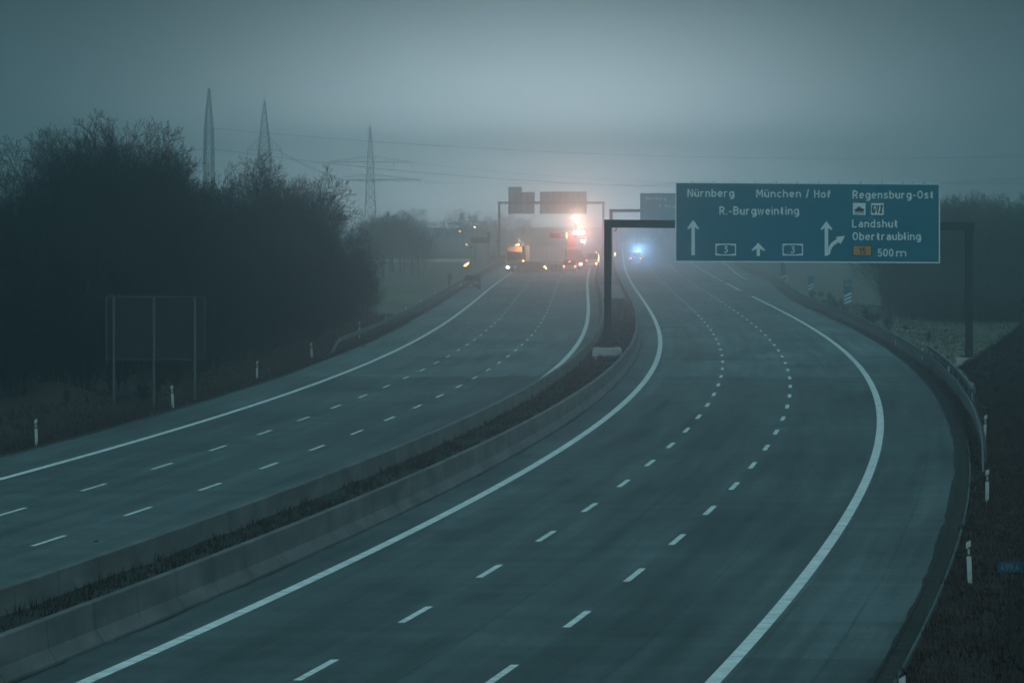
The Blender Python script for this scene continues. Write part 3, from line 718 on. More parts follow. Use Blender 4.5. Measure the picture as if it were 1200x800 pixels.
# ------------------------------------------------------------------ exit arrow sign and small signs far left (backs)
Y5 = 1150.0; s5 = FPX / Y5; pc = P(562, Y5)
r = thing('exit_arrow_sign', 'grey arrow shaped exit sign seen from behind, pointing left in the distance', 'exit sign', (pc.x, Y5, 0))
def x5(a): return (a - 562) / s5
def z5(b): return CAMZ - (b - HOR) / s5
m = MB(); m.poly([(x5(550.5), z5(281.4)), (x5(555), z5(285)), (x5(574.5), z5(285)), (x5(574.5), z5(278)), (x5(555), z5(278))], -.04, .04); m.build('arrow_panel', M['gantry'], r)
m = MB(); m.box((x5(572.7), .0, (z5(272) + z5(278)) / 2 - .02), (x5(574.5) - x5(571), .08, z5(272) - z5(278) - .06)); m.build('exit_number_panel', M['gantry'], r)
for a in (557, 572): MB().tube((x5(a), .1, -.3), (x5(a), .1, z5(279)), .08).build('post', M['gantry'], r)
r = thing('round_sign', 'small round sign back beside the far exit arrow sign', 'road sign', P(552, 1080))
MB().tube((0, -.02, 3.35), (0, .02, 3.35), .33, n=20).build('disc', M['gantry'], r); MB().tube((0, .05, -.3), (0, .05, 3.5), .04).build('post', M['gantry'], r)
r = thing('round_sign', 'small round sign back close to the foot of the farthest gantry', 'road sign', P(583.6, 1260))
MB().tube((0, -.02, 3.6), (0, .02, 3.6), .42, n=20).build('disc', M['gantry'], r); MB().tube((0, .05, -.3), (0, .05, 3.5), .05).build('post', M['gantry'], r)

# side road ramp crossing the field on the left
m = MB(); rows = []
for k in range(13):
    X = P(380 + k * 15, 1190).x; rows.append([(X, 1150, -.5), (X, 1180, .02 + .02 * k), (X, 1196, .02 + .02 * k), (X, 1215, -.6)])
m.loft(rows, closed=False, caps=False); o = m.build('side_road', M['slabs']); o['kind'] = 'structure'
r = thing('guardrail', 'pale railing along the side road crossing the far left field', 'guardrail', (P(490, 1180).x, 1178, 0), 0, 'steel guardrails on the verges')
m = MB(); m.box((0, 0, .55), (18.5, .06, .5)); m.build('rail_beam', mat('pale_parapet', (.75, .76, .76), .6), r)
for k in range(13): MB().box((-9 + k * 1.5, .06, .4), (.08, .08, 1.0)).build('post', M['rail'], r)
m = MB(); m.box((0, 9, 1.6), (21, .08, .1)); m.box((0, 9, 1.1), (21, .08, .08)); m.build('handrail', M['gantry'], r)

# ------------------------------------------------------------------ vehicles
def wheel(parent, x, y, r_=.33, wd=.22):
    t = MB().tube((x, y - wd / 2, r_), (x, y + wd / 2, r_), r_, n=20).build('wheel', M['tyre'], parent)
    s = 1 if y > 0 else -1
    MB().tube((x, y + s * (wd / 2 - .01), r_), (x, y + s * (wd / 2 + .012), r_), r_ * .62, n=14).build('rim', M['rim'], t)
    return t
def car(label, pos, rz, col, l=4.6, w_=1.82, h=1.48, kind='hatch', head_lit=None, tail_lit=False, cat='car', group='cars around the crash', beacon=None, name='car', stripe=None):
    r = thing(name, label, cat, pos, rz, group)
    paint = mat('car_paint', col, .5, metal=.1, var=.05, spec=.6)
    sh = h * .60; hl = l / 2; b = MB(); rows = []
    st = [(-hl, .80, .42, .88 if kind != 'van' else 1.0), (-hl + .08, .93, .28, 1.0), (-hl + .5, 1, .22, 1.03), (-hl * .4, 1, .2, 1.02), (hl * .15, 1, .2, 1.0), (hl - 1.0, 1, .2, .93 if kind != 'van' else .95), (hl - .35, .97, .24, .82), (hl - .06, .88, .34, .70), (hl, .74, .42, .58)]
    for x, ws, zb, zt in st:
        a = w_ / 2 * ws; zt *= sh
        rows.append([(x, -a * .9, zb), (x, -a, zb + .14), (x, -a, (zb + zt) / 2 + .1), (x, -a * .93, zt), (x, a * .93, zt), (x, a, (zb + zt) / 2 + .1), (x, a, zb + .14), (x, a * .9, zb)])
    b.loft(rows); body = b.build('body', paint, r, bevel=.04)
    # cabin: dark glass with painted roof and pillars
    if kind == 'van': xs = (-hl + .1, -hl + .2, hl - 1.35, hl - .75)
    elif kind == 'sedan': xs = (-hl + .55, -hl + 1.25, hl * .10, hl * .10 + .85)
    else: xs = (-hl + .12, -hl + .5, hl * .12, hl * .12 + .8)
    zb = sh * .98; a0, a1 = w_ / 2 * .92, w_ / 2 * (.76 if kind != 'van' else .86)
    gm = MB(); gm.loft([[(xs[0], -a0, zb), (xs[3], -a0, zb), (xs[3], a0, zb), (xs[0], a0, zb)], [(xs[1], -a1, h - .05), (xs[2], -a1, h - .05), (xs[2], a1, h - .05), (xs[1], a1, h - .05)]])
    gm.build('window_glass', M['glass'], r)
    rm = MB(); rm.loft([[(xs[1] - .03, -a1 - .02, h - .07), (xs[2] + .03, -a1 - .02, h - .07), (xs[2] + .03, a1 + .02, h - .07), (xs[1] - .03, a1 + .02, h - .07)], [(xs[1] + .12, -a1 + .1, h), (xs[2] - .12, -a1 + .1, h), (xs[2] - .12, a1 - .1, h), (xs[1] + .12, a1 - .1, h)]])
    rm.build('roof', paint, r)
    pm = MB()
    for s in (-1, 1):
        for i, j in ((0, 1), (3, 2)): pm.beam((xs[i], s * (a0 + .005), zb), (xs[j], s * (a1 + .005), h - .05), .07)
        pm.beam(((xs[0] + xs[3]) / 2, s * (a0 + .005), zb), ((xs[1] + xs[2]) / 2, s * (a1 + .005), h - .05), .08)
    pm.build('pillar', paint, r)
    wr = .34 if kind != 'van' else .36
    for x in (-hl + .85, hl - .9):
        for s in (-1, 1): wheel(r, x, s * (w_ / 2 - .1), wr)
    zl = .66 if kind != 'van' else .78
    for s in (-1, 1):
        lit = head_lit and (head_lit == 'both' or (head_lit == 'left') == (s > 0))
        MB().box((hl - .13, s * (w_ / 2 - .28), zl), (.2, .36, .14)).build('headlight', M['l_warm'] if lit else M['lensclear'], r, bevel=.03)
        MB().box((-hl + .06, s * (w_ / 2 - .17), zl + .22), (.12, .2, .22)).build('tail_light', M['l_red'] if tail_lit else M['redlens'], r, bevel=.02)
        m = MB(); m.box((xs[3] - .15, s * (w_ / 2 + .09), zb + .08), (.12, .2, .15)); m.build('mirror', paint, r, bevel=.03)
    MB().box((hl - .02, 0, .42), (.06, w_ * .62, .2)).build('grille', M['black'], r)
    MB().box((-hl + .0, 0, .38), (.12, w_ * .86, .18)).build('rear_bumper', M['black'], r)
    MB().box((hl + .02, 0, .42), (.02, .5, .11)).build('number_plate', M['plate'], r)
    if stripe:
        m = MB()
        for s in (-1, 1): m.box((-.1, s * (w_ / 2 + .006), sh * .62), (l * .7, .012, .2))
        m.box((-hl - .01, 0, sh * .72), (.02, w_ * .6, .2)); m.build('livery_stripe', stripe, r)
    if beacon:
        bb = MB().box((xs[2] - .5, 0, h + .04), (.24, w_ * .6, .09)).build('light_bar', M['black'], r)
        for off_, mt in beacon: MB().ball((xs[2] - .5, off_, h + .12), .10).build('beacon', mt, bb)
    return r
FACE = -math.pi / 2       # nose towards the camera
AWAY = math.pi / 2
car('dark green hatchback parked on the left shoulder beside a standing person', P(553, 786), FACE + R(-4), (.02, .035, .035), w_=1.9, h=1.6)
car('dark estate car standing crosswise in front of the lorry cab', P(622, 994), R(3), (.018, .03, .034), l=4.7, h=1.75, head_lit='both', group='cars around the crash')
car('silver van-like car with glowing red tail lights, facing away towards the crash', P(667, 989), AWAY + R(1), (.35, .33, .33), l=4.6, w_=1.95, h=2.0, kind='van', tail_lit=True)
car('white rescue van with amber lamp right of the fire engine', P(695.5, 1075), AWAY + R(-3), (.6, .6, .6), l=5.2, w_=2.0, h=2.45, kind='van', tail_lit=False, cat='van', name='rescue_van', beacon=[(-.4, M['l_amber'])], stripe=M['orange'])
car('dark car with one bright headlight left of the lorry', P(586.5, 1180), FACE + R(38), (.05, .05, .05), head_lit='left')
car('silver car with amber glow standing between fire engine and rescue van', P(688.5, 1130), AWAY + R(14), (.4, .4, .4), tail_lit=True)
pv = car('police van with red tail lights and a glaring blue beacon alone on the right carriageway', P(744.5, 1165), AWAY, (.12, .2, .35), l=5.0, w_=2.05, h=2.15, kind='van', tail_lit=True, cat='police van', name='police_van', group='emergency vehicles', beacon=[(.55, M['black']), (-.6, M['l_blue'])], stripe=M['blue'])

# third brake light and lit lamps on individual cars
for o in list(COL.objects):
    if o.get('label', '').startswith('silver van-like'):
        MB().box((-2.33, 0, 1.72), (.06, .3, .1)).build('brake_light', M['l_red'], o)
    if o.get('label', '').startswith('white rescue van'):
        MB().box((-2.63, -.55, .8), (.06, .22, .26)).build('flashing_indicator', M['l_amber'], o)
        for s in (-1, 1): MB().box((-2.62, s * .93, 1.6), (.04, .08, 1.1)).build('reflective_strip', M['l_amber'] if s < 0 else M['orange'], o)  # one strip glows by emission in place of reflected light
    if o.get('label', '').startswith('dark estate'):
        MB().ball((2.02, -.93, .9), .12).build('lit_side_lamp', M['l_amber'], o)
        MB().ball((-1.15, -.6, 1.78), .12).build('roof_lamp', M['l_amber'], o)

# articulated lorry, jackknifed
LR = thing('articulated_lorry', 'jackknifed lorry with a sandy brown cab and long pale grey trailer across the left carriageway', 'lorry', P(604.5, 1003))
cabp = mat('cab_paint', (.24, .19, .15), .45, var=.1); trp = mat('trailer_curtain', (.62, .63, .65), .6, var=.08, scale=.4)
cab = MB().loft([[(-1.25, -1.1, .35), (1.25, -1.1, .35), (1.25, 1.1, .35), (-1.25, 1.1, .35)], [(-1.25, -1.12, 1.6), (1.25, -1.12, 1.6), (1.25, 1.15, 1.6), (-1.25, 1.15, 1.6)],
                 [(-1.22, -1.0, 3.0), (1.22, -1.0, 3.0), (1.22, 1.15, 3.0), (-1.22, 1.15, 3.0)], [(-1.12, -.55, 3.85), (1.12, -.55, 3.85), (1.12, 1.1, 3.9), (-1.12, 1.1, 3.9)]])
cabo = cab.build('cab', cabp, LR, bevel=.06); CR = R(-13); cabo.rotation_euler = (0, 0, CR)
MB().loft([[(-1.1, -1.145, 1.75), (1.1, -1.145, 1.75), (1.1, -1.1, 1.75), (-1.1, -1.1, 1.75)], [(-1.08, -1.05, 2.85), (1.08, -1.05, 2.85), (1.08, -1.0, 2.85), (-1.08, -1.0, 2.85)]]).build('windscreen', M['glass'], cabo)
MB().box((0, -1.12, 2.96), (2.3, .3, .08)).build('sun_visor', M['black'], cabo)
MB().box((0, -.96, 3.3), (2.0, .12, .4)).build('name_board', mat('lit_board', (.5, .38, .3), .5), cabo, bevel=.02)
MB().box((0, -1.14, 1.2), (1.7, .06, .55)).build('grille', M['black'], cabo)
MB().box((0, -1.18, .55), (2.45, .2, .38)).build('bumper', M['skirt'], cabo, bevel=.04)
for s in (-1, 1):
    MB().box((s * .95, -1.26, .72), (.36, .1, .2)).build('headlight', M['l_white'] if s < 0 else M['l_warm'], cabo, bevel=.02)
    MB().box((s * 1.45, -1.1, 2.25), (.2, .1, .75)).build('mirror', M['black'], cabo, bevel=.02)
    MB().box((s * 1.256, .0, 2.2), (.02, .9, .75)).build('side_window', M['glass'], cabo)
rf = MB().box((.35, -.2, 4.0), (.9, .2, .1)).build('beacon_bar', M['black'], cabo)
MB().ball((.45, -.2, 4.16), .13).build('beacon', M['l_amber'], rf); MB().ball((.1, -.2, 4.1), .08).build('beacon', M['l_amber'], rf)
ch = MB().box((0, 2.3, .85), (1.0, 3.4, .3)).build('chassis', M['skirt'], LR); ch.rotation_euler = (0, 0, CR)
def axle(par, x, y, rr=.5):
    t = MB().tube((x - .15, y, rr), (x + .15, y, rr), rr, n=20).build('wheel', M['tyre'], par)
    s = 1 if x > 0 else -1; MB().tube((x + s * .14, y, rr), (x + s * .165, y, rr), rr * .55, n=14).build('rim', M['rim'], t)
for x in (-1.08, 1.08):
    for y in (-.2, 2.9): axle(ch, x, y)
tl = MB().box((0, 6.8, 2.75), (2.5, 13.6, 2.45)).build('trailer', trp, LR, bevel=.03)
TR = R(-24); tl.rotation_euler = (0, 0, TR); tl.location = (.9, 1.6, 0)
MB().box((0, 6.8, 1.42), (2.56, 13.5, .2)).build('side_rail', M['skirt'], tl)
for s in (-1, 1): MB().box((s * 1.2, 5.0, .98), (.05, 5.0, .7)).build('side_guard', M['skirt'], tl)
for s in (-1, 1):
    m = MB()
    for k in range(9): m.box((s * 1.26, .9 + k * 1.45, 2.7), (.03, .06, 2.3))
    m.build('curtain_strap', M['signback'], tl)
for x in (-1.08, 1.08):
    for y in (9.2, 10.5, 11.8): axle(tl, x, y)

# fire engine with light mast and folded ladder boom
FE = thing('fire_engine', 'red fire engine behind the trailer with tall light mast and a boom over its roof', 'fire engine', P(673, 1042), R(10), 'emergency vehicles')
red = mat('fire_red', (.42, .03, .02), .4, var=.08); wht = mat('fire_white', (.6, .6, .6), .45)
bd = MB().loft([[(-1.25, 0, .5), (1.25, 0, .5), (1.25, 8, .5), (-1.25, 8, .5)], [(-1.25, -.1, 1.5), (1.25, -.1, 1.5), (1.25, 8, 1.5), (-1.25, 8, 1.5)], [(-1.2, .15, 3.3), (1.2, .15, 3.3), (1.2, 8, 3.3), (-1.2, 8, 3.3)]]).build('body', red, FE, bevel=.05)
MB().loft([[(-1.12, -.12, 1.75), (1.12, -.12, 1.75), (1.12, 0, 1.75), (-1.12, 0, 1.75)], [(-1.1, .05, 3.0), (1.1, .05, 3.0), (1.1, .15, 3.0), (-1.1, .15, 3.0)]]).build('windscreen', M['glass'], FE)
MB().box((0, -.2, .8), (2.5, .25, .5)).build('bumper', wht, FE, bevel=.04)
for s in (-1, 1):
    MB().box((s * .95, -.35, .95), (.34, .08, .2)).build('headlight', M['l_warm'], FE)
    m = MB(); m.box((s * 1.26, 4.6, 2.2), (.03, 5.6, 1.5)); m.build('roller_shutter', wht, FE)
    MB().box((s * 1.42, -.05, 2.3), (.16, .1, .5)).build('mirror', M['black'], FE)
    for y in (1.2, 6.2): axle(FE, s * 1.05, y)
rb_ = MB().box((.0, .6, 3.4), (2.2, .4, .16)).build('light_bar', wht, FE)
MB().ball((1.35, .6, 4.55), .16).build('blue_beacon', M['l_blue'], rb_)
MB().tube((1.35, .6, 3.35), (1.35, .6, 4.42), .035).build('beacon_stem', M['gantry'], rb_)
mast = MB().tube((.5, 1.5, 3.3), (.5, 1.5, 8.15), .09, .05).build('light_mast', M['galv'], FE)
for dx in (-.35, .35): MB().box((.5 + dx, 1.35, 8.2), (.42, .14, .34)).build('floodlight', M['l_white'], mast, bevel=.02)
for dx in (-.1, .55, 1.1): MB().box((.5 + dx, 1.2, 5.85), (.46, .14, .34)).build('floodlight', M['l_white'], mast, bevel=.02)
MB().box((.95, 1.5, 5.8), (1.9, .08, .1)).build('crossarm', M['galv'], mast)
bm = MB()
bm.box((-1.7, 3.0, 5.05), (3.4, .9, .12)); bm.box((-1.7, 2.6, 5.75), (3.4, .06, .08)); bm.box((-1.7, 3.4, 5.75), (3.4, .06, .08)); bm.box((-2.6, 2.62, 5.4), (1.5, .05, .7))
for k in range(9): bm.box((-3.3 + k * .4, 2.6, 5.4), (.06, .06, .66)); bm.box((-3.3 + k * .4, 3.4, 5.4), (.06, .06, .66))
bm.box((.0, 3.0, 4.3), (.9, .9, 2.0)); bmo = bm.build('boom_basket', red, FE)
MB().box((-.75, 2.54, 5.4), (.1, .06, .8)).build('marker_lamp', M['l_amber'], bmo)

# ------------------------------------------------------------------ lights given off by the lamps the photo shows
def lampobj(kind, name, pos, col, watts, rad=.15, spot=None):
    d = bpy.data.lights.new(name, 'SPOT' if spot else 'POINT'); d.color = col; d.energy = watts; d.shadow_soft_size = rad
    o = bpy.data.objects.new(name, d); COL.objects.link(o); o.location = pos
    if spot:
        d.spot_size = R(spot); d.spot_blend = .5
        o.rotation_euler = (Vector((0, 0, 9)) - Vector(pos)).to_track_quat('-Z', 'Y').to_euler()
    return o
FW = P(678, 1040)
lampobj(1, 'mast_floodlight_glow', (P(677.5, 1040).x, 1040, 8.2), (1, .52, .36), 3800, .1, spot=26)
lampobj(1, 'lower_floodlight_glow', (P(681, 1040).x, 1040, 5.9), (1, .34, .19), 5200, .1, spot=26)
lampobj(1, 'rescue_glow', (P(680, 1046).x, 1038, 4.2), (1, .30, .2), 350, .3)
lampobj(1, 'blue_beacon_glow', (P(684.5, 1040).x, 1039, 4.8), (.4, .65, 1), 700, .1, spot=26)
lampobj(1, 'police_beacon_glow', (P(749.2, 1160).x, 1160, 2.5), (.35, .62, 1), 4500, .1, spot=26)
lampobj(1, 'lorry_beacon_glow', (P(609, 1002).x, 1001, 4.4), (1, .45, .2), 500, .1)

# flare burning on a dark box by the shoulder
r = thing('warning_flare', 'orange flame burning on a small dark box at the left shoulder behind the parked car', 'flare', P(545.5, 1050))
MB().box((0, 0, .25), (.6, .5, .55), taper=.8).build('box', M['black'], r, bevel=.03)
fl = MB(); rows = []
for k in range(9):
    t = k / 8; cx = -.25 + .75 * t + .08 * math.sin(t * 9); cz = .55 + .55 * t * t + .1 * t; rr = .17 * math.sin(math.pi * min(.98, .12 + t * .86)) + .01
    rows.append([(cx + rr * math.cos(a) * .9, rr * math.sin(a), cz + rr * math.cos(a) * -.6) for a in [2 * math.pi * q / 8 for q in range(8)]])
fl.loft(rows); fl.build('flame', M['l_flame'], r, smooth=True)

# reflector strip on the median barrier, made to glow by emission
r = thing('glowing_reflector', 'amber reflector strip made to glow on the median barrier behind the gantry post', 'reflector strip', C(1190, -5.6, .9))
MB().box((0, 0, .12), (.25, .25, .25)).build('reflector_base', M['black'], r); MB().box((0, 0, .62), (.12, .12, .7)).build('lamp', M['l_amber'], r, bevel=.05)

# far lamps; the lowest is a car headlight put on a lamp pole
for px, py, Y, c, lab in ((556, 266, 1400, 'l_warm', 'distant street lamp glowing warm above the exit arrow sign'), (539, 271, 1450, 'l_amber', 'small distant orange street lamp left of the exit arrow sign'),
                          (1176, 234, 720, 'l_warm', 'lone street lamp glimmering in front of the right hand trees'), (547, 286.5, 1380, 'l_amber', 'car headlight set on a pole, lowest of the distant orange lamps, left of the exit arrow sign')):
    z = CAMZ - (py - HOR) * Y / FPX
    r = thing('street_lamp', lab, 'street lamp', P(px, Y), 0, 'distant street lamps')
    MB().tube((.6, 0, -.5), (.6, 0, z + .1), .07, .05).build('pole', M['gantry'], r)
    MB().tube((.6, 0, z + .1), (0, 0, z + .14), .04).build('arm', M['gantry'], r)
    MB().ball((0, 0, z), .17 if Y > 1000 else .05, sz=.6).build('lamp_head', M[c], r)

# debris on the road
for px, py, sc_, lab in ((426, 407, .5, 'small dark scrap lying on the left shoulder near the guardrail end'), (112, 635, .22, 'small dark scrap lying on the left carriageway near the median barrier')):
    Y = FPX * CAMZ / (py - HOR); random.seed(int(px)); m = MB(); rows = []
    for k in range(7):
        t = k / 6; rr = .13 * math.sin(math.pi * (.08 + .84 * t)) * random.uniform(.7, 1.3)
        rows.append([(-.35 + .7 * t, rr * 1.3 * math.cos(a), .05 + rr * .7 * math.sin(a)) for a in [2 * math.pi * q / 7 for q in range(7)]])
    m.loft([[(a * sc_, b * sc_, c * sc_) for a, b, c in row] for row in rows]); o = m.build('debris', M['tyre'], smooth=True); o.location = P(px, Y, .01); tag(o, lab, 'debris', 'scraps lying on the road')

# pale sack beside the parked car
m = MB(); rows = []
for k in range(8):
    t = k / 7; rr = .34 * (1 - .8 * t ** 2.2) * (1 + .12 * math.sin(k * 2.1)) + (.06 if k == 7 else 0)
    rows.append([(rr * math.cos(a) * (1 + .1 * math.sin(3 * a)), rr * math.sin(a) * .9, .02 + .72 * t) for a in [2 * math.pi * q / 12 for q in range(12)]])
m.loft(rows); o = m.build('pale_sack', mat('sack', (.42, .44, .43), .7, var=.1), smooth=True); o.location = P(538.5, 812); tag(o, 'pale lumpy sack on the shoulder between the person and the parked car', 'sack')

# ------------------------------------------------------------------ the person at the left guardrail
def skin(name, pts, edges, radii, m, parent=None, sub=2):
    me = bpy.data.meshes.new(name); me.from_pydata(pts, edges, []); o = bpy.data.objects.new(name, me); COL.objects.link(o)
    md = o.modifiers.new('s', 'SKIN'); 
    if not me.skin_vertices: 
        bpy.context.view_layer.objects.active = o
    sv = me.skin_vertices[0].data if me.skin_vertices else me.attributes
    for i, rr in enumerate(radii):
        me.skin_vertices[0].data[i].radius = rr if hasattr(rr, '__len__') else (rr, rr)
    me.skin_vertices[0].data[0].use_root = True
    s = o.modifiers.new('u', 'SUBSURF'); s.levels = sub; s.render_levels = sub
    bpy.context.view_layer.update()
    e = bpy.data.meshes.new_from_object(o.evaluated_get(bpy.context.evaluated_depsgraph_get()))
    bpy.data.objects.remove(o); e.name = name; e.materials.clear(); e.materials.append(m)
    for p_ in e.polygons: p_.use_smooth = True
    o = bpy.data.objects.new(name, e); COL.objects.link(o)
    if parent: o.parent = parent
    return o
PR = thing('person', 'person in a dark jacket and trousers standing at the left guardrail', 'person', P(527, 807, .0), R(25))
skinm = mat('skin', (.35, .22, .17), .6); jack = mat('jacket', (.018, .024, .026), .8, var=.2, scale=8); trou = mat('trousers', (.014, .018, .022), .85); hairm = mat('hair', (.02, .015, .012), .8)
V = [(0, 0, .98), (0, 0, 1.12), (0, .01, 1.32), (0, .01, 1.48), (0, 0, 1.56), (0, -.01, 1.64), (0, -.01, 1.72)]
Rr = [(.15, .11), (.14, .10), (.165, .11), (.07, .07), (.055, .06), (.08, .095), (.07, .085)]
Ed = [(i, i + 1) for i in range(6)]
for s in (-1, 1):
    b = len(V); V += [(s * .17, .01, 1.42), (s * .24, .02, 1.16), (s * .25, -.04, .94), (s * .25, -.06, .86)]; Rr += [.055, .045, .036, (.022, .04)]
    Ed += [(3, b), (b, b + 1), (b + 1, b + 2), (b + 2, b + 3)]
    b = len(V); V += [(s * .10, 0, .88), (s * .12, -.01, .50), (s * .12, .02, .10), (s * .13, -.12, .05)]; Rr += [.09, .062, .045, (.045, .035)]
    Ed += [(0, b), (b, b + 1), (b + 1, b + 2), (b + 2, b + 3)]
body = skin('body', V, Ed, Rr, skinm, PR, 2)
for s in (-1, 1):
    for k in range(5):
        L_ = (.055, .078, .085, .078, .06)[k]; x = s * .25; y0_ = -.09 + .018 * k
        if k == 0: f_ = [(x, -.075, .875), (x - s * .01, -.10, .85), (x - s * .012, -.105, .85 - L_ * .6)]
        else: f_ = [(x, y0_, .845), (x - s * .005, y0_ - .003, .845 - L_ * .5), (x - s * .022, y0_ - .004, .845 - L_)]
        skin('finger', f_, [(0, 1), (1, 2)], [.010, .009, .007], skinm, PR, 1)
V = [(0, 0, .90), (0, 0, 1.1), (0, .01, 1.33), (0, .01, 1.46), (0, .005, 1.51)]; Rr = [(.18, .14), (.175, .135), (.19, .135), (.10, .09), (.075, .08)]; Ed = [(0, 1), (1, 2), (2, 3), (3, 4)]
for s in (-1, 1):
    b = len(V); V += [(s * .18, .01, 1.42), (s * .25, .02, 1.16), (s * .26, -.04, .93)]; Rr += [.075, .062, .052]; Ed += [(3, b), (b, b + 1), (b + 1, b + 2)]
skin('jacket', V, Ed, Rr, jack, PR, 2)
V = [(0, 0, .98)]; Rr = [(.165, .13)]; Ed = []
for s in (-1, 1):
    b = len(V); V += [(s * .10, 0, .86), (s * .12, -.01, .50), (s * .12, .02, .10)]; Rr += [.105, .08, .066]; Ed += [(0, b), (b, b + 1), (b + 1, b + 2)]
skin('trousers', V, Ed, Rr, trou, PR, 2)
for s in (-1, 1): MB().loft([[(s * .12 - .055, -.2, 0), (s * .12 + .055, -.2, 0), (s * .12 + .05, .09, 0), (s * .12 - .05, .09, 0)], [(s * .12 - .04, -.17, .07), (s * .12 + .04, -.17, .07), (s * .12 + .05, .08, .13), (s * .12 - .05, .08, .13)]]).build('shoe', M['black'], PR, bevel=.02)
MB().ball((0, .012, 1.70), .105, sz=1.05).build('hair', hairm, PR, smooth=True)
for s in (-1, 1):
    MB().ball((s * .033, -.104, 1.665), .011, 6, 5).build('eye', M['black'], PR); MB().ball((s * .095, .0, 1.65), .022, 6, 5).build('ear', skinm, PR)
MB().loft([[(-.012, -.1, 1.665), (.012, -.1, 1.665), (0, -.105, 1.665)], [(-.02, -.1, 1.625), (.02, -.1, 1.625), (0, -.135, 1.628)]]).build('nose', skinm, PR)
MB().box((0, -.108, 1.598), (.045, .008, .010)).build('mouth', mat('lips', (.25, .1, .09), .5), PR)

# ------------------------------------------------------------------ pylons and power lines
def lattice(mb, x, y, z0, z1, w0, w1, n, t=.14):
    lv = []
    for k in range(n + 1):
        u = k / n; wd = w0 + (w1 - w0) * u; z = z0 + (z1 - z0) * u
        lv.append([(x - wd / 2, y - wd / 2, z), (x + wd / 2, y - wd / 2, z), (x + wd / 2, y + wd / 2, z), (x - wd / 2, y + wd / 2, z)])
    for k in range(n):
        for c in range(4):
            mb.beam(lv[k][c], lv[k + 1][c], t); d_ = (c + 1) % 4
            mb.beam(lv[k][c], lv[k + 1][d_], t * .55); mb.beam(lv[k][d_], lv[k + 1][c], t * .55)
            mb.beam(lv[k + 1][c], lv[k + 1][d_], t * .6)
Y1, sP = 1150., FPX / 1150.
def zp(py, Y): return CAMZ - (py - HOR) * Y / FPX
r = thing('electricity_pylon', 'slim tapering lattice pylon, the leftmost, rising above the wood', 'pylon', P(245, 1150), R(20), 'lattice pylons in the fog')
m = MB(); lattice(m, 0, 0, -1, zp(150, 1150), 1.9, 1.25, 14, .17); m.build('tower_body', M['lattice'], r)
m = MB(); lattice(m, 0, 0, zp(150, 1150), zp(104, 1150), 1.25, .16, 5, .13); m.build('tower_peak', M['lattice'], r)
r = thing('electricity_pylon', 'broad tapering lattice pylon behind the bare treetops, the middle one of three', 'pylon', P(310, 1300), R(10), 'lattice pylons in the fog')
m = MB(); lattice(m, 0, 0, -1, zp(175, 1300), 4.6, 2.2, 10, .18); m.build('tower_body', M['lattice'], r)
m = MB(); lattice(m, 0, 0, zp(175, 1300), zp(119, 1300), 2.2, .2, 6, .15); m.build('tower_peak', M['lattice'], r)
m = MB()
for s in (-1, 1):
    e = (s * 3.4, 0, zp(176, 1300)); m.beam((0, 0, zp(176, 1300)), e, .16); m.beam((s * .8, 0, zp(160, 1300)), e, .12); m.beam(e, (s * 3.4, 0, zp(190, 1300)), .12)
    for k in range(1, 5): m.beam((s * k * .8, 0, zp(176, 1300)), (s * k * .8, 0, zp(176 - (1 - k / 5) * 14, 1300)), .08)
m.build('crossarm', M['lattice'], r)
r = thing('electricity_pylon', 'faint lattice pylon with two wide crossarms, the rightmost one', 'pylon', P(434, 1650), R(3), 'lattice pylons in the fog')
m = MB(); lattice(m, 0, 0, -1, zp(190, 1650), 3.4, 1.5, 9, .2); m.build('tower_body', M['lattice'], r)
m = MB(); lattice(m, 0, 0, zp(190, 1650), zp(148, 1650), 1.5, .2, 5, .16); m.build('tower_peak', M['lattice'], r)
for py, hw in ((190, 10.5), (211, 12.5)):
    m = MB(); z = zp(py, 1650); n = 14
    for s in (-1, 1):
        e = (s * hw, 0, z); m.beam((0, -.6, z), e, .2); m.beam((0, .6, z), e, .2); m.beam((0, 0, z + 1.5), e, .16)
        for k in range(1, n): m.beam((s * hw * k / n, 0, z), (s * hw * (k - .5) / n, 0, z + 1.5 * (1 - (k - .5) / n)), .08)
    m.build('crossarm', M['lattice'], r)
    m = MB()
    for s in (-1, 1):
        for k in (.98, .55): m.tube((s * hw * k, 0, z), (s * hw * k, 0, z - 1.3), .09, n=5)
    m.build('insulator', M['lattice'], r)
def cable(a, b, sag, lab, rad=.045):
    m = MB(); a, b = Vector(a), Vector(b); prev = None; n = 26; rows = []
    for k in range(n + 1):
        t = k / n; p_ = a.lerp(b, t); p_.z -= sag * 4 * t * (1 - t)
        if prev is not None: m.tube(prev, p_, rad, n=4, cap=False)
        prev = p_
    o = m.build('power_cable', M['cable'], None); tag(o, lab, 'power cable', 'power cables across the foggy sky'); return o
def W(px, py, Y): return (*P(px, Y).xy, zp(py, Y))
cable(W(-80, 186, 1120), W(245, 174, 1150), 1.0, 'power cable from the left edge to the slim pylon')
cable(W(245, 174, 1150), W(1500, 175, 1250), 7.0, 'power cable sagging from the slim pylon across the middle of the sky')
cable(W(245, 150, 1150), W(1500, 168, 1250), 4.0, 'topmost power cable crossing the sky from the slim pylon', .035)
cable(W(484, 191, 1650), W(1600, 175, 1500), 7.0, 'power cable from the upper crossarm of the rightmost pylon')
cable(W(375, 211, 1650), W(1500, 209, 1600), 1.5, 'low level power cable passing just above the far sign panels')
cable(W(326, 176, 1300), W(400, 210, 1330), .5, 'short power cable dropping from the middle pylon towards the treetops')

